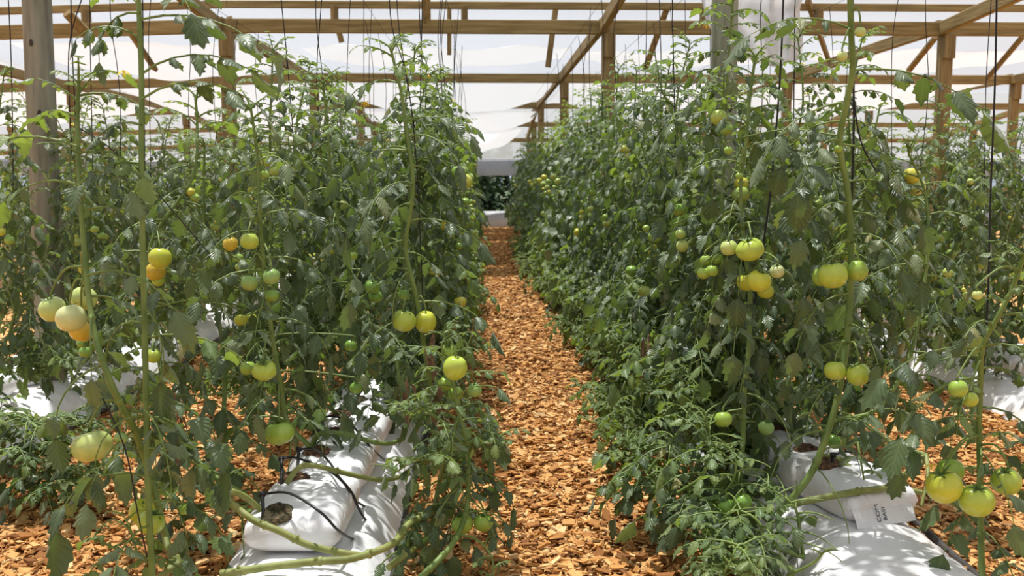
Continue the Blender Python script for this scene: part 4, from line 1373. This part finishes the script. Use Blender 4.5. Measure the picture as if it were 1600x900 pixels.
# ---- rows of plants further back: a few plants of each size, copied
def plant_variant(seed, lod, hgt, lean):
    """(stem mesh, foliage mesh, fruit spots) in local space, base at origin"""
    r = random.Random(seed)
    pts = [(0, 0, 0), (lean * .5, r.uniform(-.05, .05), .12), (lean, r.uniform(-.06, .06), .35)]
    z = .35
    while z < hgt:
        z += .25
        pts.append((lean + r.uniform(-.03, .03), r.uniform(-.05, .05), z))
    pts[-1] = (pts[-1][0] + r.uniform(-.05, .05), pts[-1][1] + r.uniform(-.05, .05), pts[-1][2])
    path = smooth_path(pts, 3)
    st, fo = MB(), MB()
    tube(st, path, [.008, .006, .003], 6 if lod == 1 else 5)
    sp, Lm = ((.033, .235) if lod == 1 else (.043, .28))
    foliage_along(fo, path, lod, r, sp, Lm, .45)
    # low shoots hang out over the edge of the row, higher ones fill it
    for k in range(9 if lod == 1 else 7):
        low = k < 5
        q = path[int(len(path) * (r.uniform(.18, .4) if low else r.uniform(.4, .8)))]
        a = r.uniform(0, 6.28)
        if low:
            a = (0 if lean > 0 else PI) + r.uniform(-1.1, 1.1)
            b = smooth_path([q, q + np.array((.12 * math.cos(a), .16 * math.sin(a), .03)), q + np.array((.24 * math.cos(a), .30 * math.sin(a), -.12 - .5 * (q[2] - .35) - .1 * r.random()))], 3)
        else:
            b = smooth_path([q, q + np.array((.1 * math.cos(a), .1 * math.sin(a), .05)), q + np.array((.16 * math.cos(a), .18 * math.sin(a), .2))], 3)
        tube(st, b, [.004, .002], 5)
        foliage_along(fo, b, lod, r, .034 if low else .05, .2, .12)
    spots = []
    for k in range(r.choice([2, 3, 4])):
        zc = r.uniform(.3, 1.15) * hgt * .75
        q = path[int(np.argmin(abs(path[:, 2] - zc)))]
        a = (-.8 if lean > 0 else PI + .8) + r.uniform(-.9, .9)      # fruit hangs on the open side of the row
        c = q + np.array((.17 * math.cos(a), .17 * math.sin(a), -.05))
        tube(st, smooth_path([q, (q + c) / 2 + (0, 0, .03), c + (0, 0, .03)], 3), [.003, .002], 5)
        for m in range(r.choice([1, 2, 2, 3])):
            p = c + np.array((r.uniform(-.04, .04), r.uniform(-.04, .04), -.035 * m))
            spots.append((p, r.uniform(.014, .033)))
    return (st.mesh('stem', [MAT['stem']]), fo.mesh('foliage', [MAT['leaf'], MAT['stem'], MAT['leaf_young']]), spots)


VAR = {}
for lod in (1, 2):
    for sgn in (-1, 1):
        VAR[lod, sgn] = [plant_variant(100 + 40 * lod + 10 * sgn + k, lod, h, sgn * .24) for k, h in enumerate([1.12, 1.22, 1.02, 1.32, 1.16])]

TXT = {}
n_plants = 0


def row_plant(x, y, sgn, zbase, label, group, scale=1.0, fruit=True):
    global n_plants
    r = random.Random(int(x * 1000) * 7 + int(y * 1000))
    lod = 1 if y < 7 else 2
    sm, fm, spots = r.choice(VAR[lod, sgn])
    p = empty('tomato_plant', (x, y, zbase))
    s = scale * r.uniform(.94, 1.06)
    p.rotation_euler = (0, 0, r.uniform(-.5, .5))
    p.scale = (s, s, s)
    link('stem', sm, p)
    link('foliage', fm, p)
    if fruit:
        for q, rad in spots:
            if y > 12 and r.random() < .4:
                continue
            t = link('tomato', TOM[r.choice(['round', 'beef', 'round']), 1], p, q)
            t.scale = (rad,) * 3
            t.rotation_euler = (r.uniform(-.4, .4), r.uniform(-.4, .4), r.uniform(0, 6))
            c = r.choice(GREENS) if r.random() < .8 else r.choice(YELLOW)
            t.color = (*c, 1)
    if r.random() < .5:
        flower(p, Vector((x, y, zbase)) + Vector((sgn * .24 + r.uniform(-.08, .08), r.uniform(-.1, .1), 1.25)), r, .014)
    tag(p, label, 'tomato plant', group)
    n_plants += 1
    return p


def stretch(y):
    return 'middle part' if y < 8.5 else ('back part' if y < 14 else 'farthest part')


def plant_line(key, x, sgn, ys, where, scale=1.0, near_from=None, start=0):
    for i, y in enumerate(ys):
        yy = y + rng.uniform(-.07, .07)
        if not visible_x(x, yy):
            continue
        if yy < 5.2:
            lab = f'tomato plant {where}, {ORD[start + i]} from camera'
            grp = None
        else:
            lab = f'tomato plant {where}, {stretch(yy)}'
            grp = lab + 's'
            grp = f'tomato plants, {stretch(yy)}, {where}'
        row_plant(x + rng.uniform(-.03, .03), yy, sgn, BAGZ + .08 if key in ROWS else .2, lab, grp, scale)


def seq(y0, y1, d0, d1):
    out, y = [], y0
    while y < y1:
        out.append(y)
        y += d0 + (d1 - d0) * (y - y0) / (y1 - y0)
    return out


plant_line('L', -.46, 1, seq(3.55, 19.8, .42, .62), 'on the path side of the left row', .93, start=3)
plant_line('L', -.46, -1, seq(3.4, 19.8, .45, .7), 'on the outer side of the left row', .88, start=5)
plant_line('R', 1.0, -1, seq(3.05, 19.8, .38, .62), 'on the path side of the right row', 1.0, start=2)
plant_line('R', 1.0, 1, seq(3.15, 19.8, .42, .7), 'on the outer side of the right row', .96, start=3)
plant_line('LL', -1.98, 1, seq(3.9, 19.5, .55, .85), 'on the inner side of the far left row', .88)
plant_line('LL', -1.98, -1, seq(5.0, 19.5, .6, .9), 'on the outer side of the far left row', .9)
plant_line('RR', 2.5, -1, seq(4.0, 19.5, .5, .8), 'on the inner side of the second right row', .84)
plant_line('RR', 2.5, 1, seq(4.4, 19.5, .55, .85), 'on the outer side of the second right row', .86)
plant_line('x', -3.4, 1, seq(6.5, 19.5, .75, 1.0), 'in the third left row', .92)
plant_line('x', -4.9, 1, seq(9.6, 19.5, .9, 1.1), 'in the fourth left row', .92)
plant_line('x', 3.95, -1, seq(7.0, 19.5, .75, 1.0), 'in the third right row', .92)
plant_line('x', 5.4, -1, seq(9.6, 19.5, .9, 1.1), 'in the fourth right row', .92)

def trailing_variant(seed):
    r = random.Random(seed)
    st, fo = MB(), MB()
    path = smooth_path([(.28, 0, .16), (.2, -.04, .2), (.08, -.1 + r.uniform(-.05, .05), .2), (0, -.2, .14), (-.04, -.34, .10), (-.02, -.46, .08)], 4)
    tube(st, path, [.007, .003], 6)
    foliage_along(fo, path, 1, r, .016, .17, .15)
    for k in range(8):
        q = path[int(len(path) * r.uniform(.05, .95))]
        a = PI + r.uniform(-1.5, 1.5)
        b = smooth_path([q, q + np.array((.09 * math.cos(a), .09 * math.sin(a), .07)), q + np.array((.2 * math.cos(a), .2 * math.sin(a), r.uniform(-.04, .22)))], 3)
        b[:, 2] = np.maximum(b[:, 2], .05)
        tube(st, b, [.004, .002], 5)
        foliage_along(fo, b, 1, r, .026, .16, .12)
    return st.mesh('stem', [MAT['stem']]), fo.mesh('foliage', [MAT['leaf'], MAT['stem'], MAT['leaf_young']])


TRAIL = [trailing_variant(300 + k) for k in range(4)]
tr = random.Random(12)
for i, y in enumerate(seq(3.35, 14, .45, .8)):
    p = empty('tomato_plant', (.70 + (.1 if y < 3.7 else 0) + tr.uniform(-.05, .04), y, .01))
    p.rotation_euler = (0, 0, tr.uniform(-.35, .35))
    sm, fm = TRAIL[i % 4]
    link('stem', sm, p)
    link('foliage', fm, p)
    if i % 3 == 0:
        t = link('tomato', TOM['round', 1], p, (.05, -.2, .12))
        t.scale = (.026,) * 3
        t.color = (*COLS['g'], 1)
    lab = f'low trailing tomato vine on the path edge of the right row, {ORD[i]} from camera' if y < 5.5 else 'low trailing tomato vine further along the path edge of the right row'
    tag(p, lab, 'tomato plant', None if y < 5.5 else 'trailing vines further along the right edge of the path')

# strings of the rows further back, from the wires down into the plants
sr = random.Random(3)
for key, x, nm in (('L', -.2, 'the path side of the left row'), ('L', -.72, 'the outer side of the left row'), ('R', .76, 'the path side of the right row'), ('R', 1.26, 'the outer side of the right row'), ('RR', 2.26, 'the second right row'), ('LL', -1.72, 'the far left row')):
    for i, y in enumerate(seq(3.9, 11.0, .5, .75)):
        if not visible_x(x, y):
            continue
        xx, yy = x + sr.uniform(-.05, .05), y + sr.uniform(-.1, .1)
        zt = BEAM_Z - .06
        pts = [(xx + sr.uniform(-.03, .03), yy, 1.0), (xx, yy, 1.45), (xx + sr.uniform(-.03, .03), yy + sr.uniform(-.03, .03), 1.8), (xx + sr.uniform(-.05, .05), yy, zt)]
        trellis_string(smooth_path(pts, 3), f'thin dark string hanging from the roof wire over {nm}', f'strings over {nm}', .0021)
    mb = MB()
    tube(mb, [(x, y, BEAM_Z - .055) for y in np.arange(4.0, 20.3, 2)], .0014, 5)
    tag(mb.build('trellis_wire', MAT['string']), f'thin overhead wire running lengthwise over {nm}', 'wire')

print('row plants', n_plants)

# ------------------------------------------------------------------ light
w = bpy.data.worlds.new('sky')
scene.world = w
w.use_nodes = True
nt = w.node_tree
nt.nodes.clear()
out = nt.nodes.new('ShaderNodeOutputWorld')
bg = nt.nodes.new('ShaderNodeBackground')
tc = nt.nodes.new('ShaderNodeTexCoord')
sp = nt.nodes.new('ShaderNodeSeparateXYZ')
nt.links.new(tc.outputs['Generated'], sp.inputs[0])
r = ramp(nt, [(.45, (.42, .46, .52)), (.5, (.62, .70, .84)), (.56, (.80, .84, .92)), (.75, (.84, .87, .93))], sp.outputs['Z'])
mr = nt.nodes.new('ShaderNodeMapRange')
mr.inputs['From Min'].default_value = -1
nt.links.new(sp.outputs['Z'], mr.inputs['Value'])
nt.links.new(mr.outputs[0], r.inputs['Fac'])
nt.links.new(r.outputs[0], bg.inputs['Color'])
bg.inputs['Strength'].default_value = .78
nt.links.new(bg.outputs[0], out.inputs['Surface'])

sl = bpy.data.lights.new('sun', 'SUN')
sl.energy = 9.3
sl.angle = math.radians(1.2)
sl.color = (1.0, .955, .88)
so = bpy.data.objects.new('sun', sl)
COL.objects.link(so)
el, azm = math.radians(73), math.radians(118)      # azimuth from +X: high, from behind and the left
d = Vector((math.cos(el) * math.cos(azm), math.cos(el) * math.sin(azm), math.sin(el)))
so.rotation_euler = d.to_track_quat('Z', 'Y').to_euler()

# ------------------------------------------------------------------ colour and sampling quality
vs = scene.view_settings
scene.display_settings.display_device = 'sRGB'
vs.view_transform = 'Standard'
vs.look = 'None'
vs.exposure = 0
vs.gamma = 1
vs.use_curve_mapping = False
cy = scene.cycles
cy.max_bounces = 6
cy.diffuse_bounces = 3
cy.glossy_bounces = 2
cy.transmission_bounces = 3
cy.transparent_max_bounces = 10
cy.caustics_reflective = False
cy.caustics_refractive = False
cy.use_denoising = True
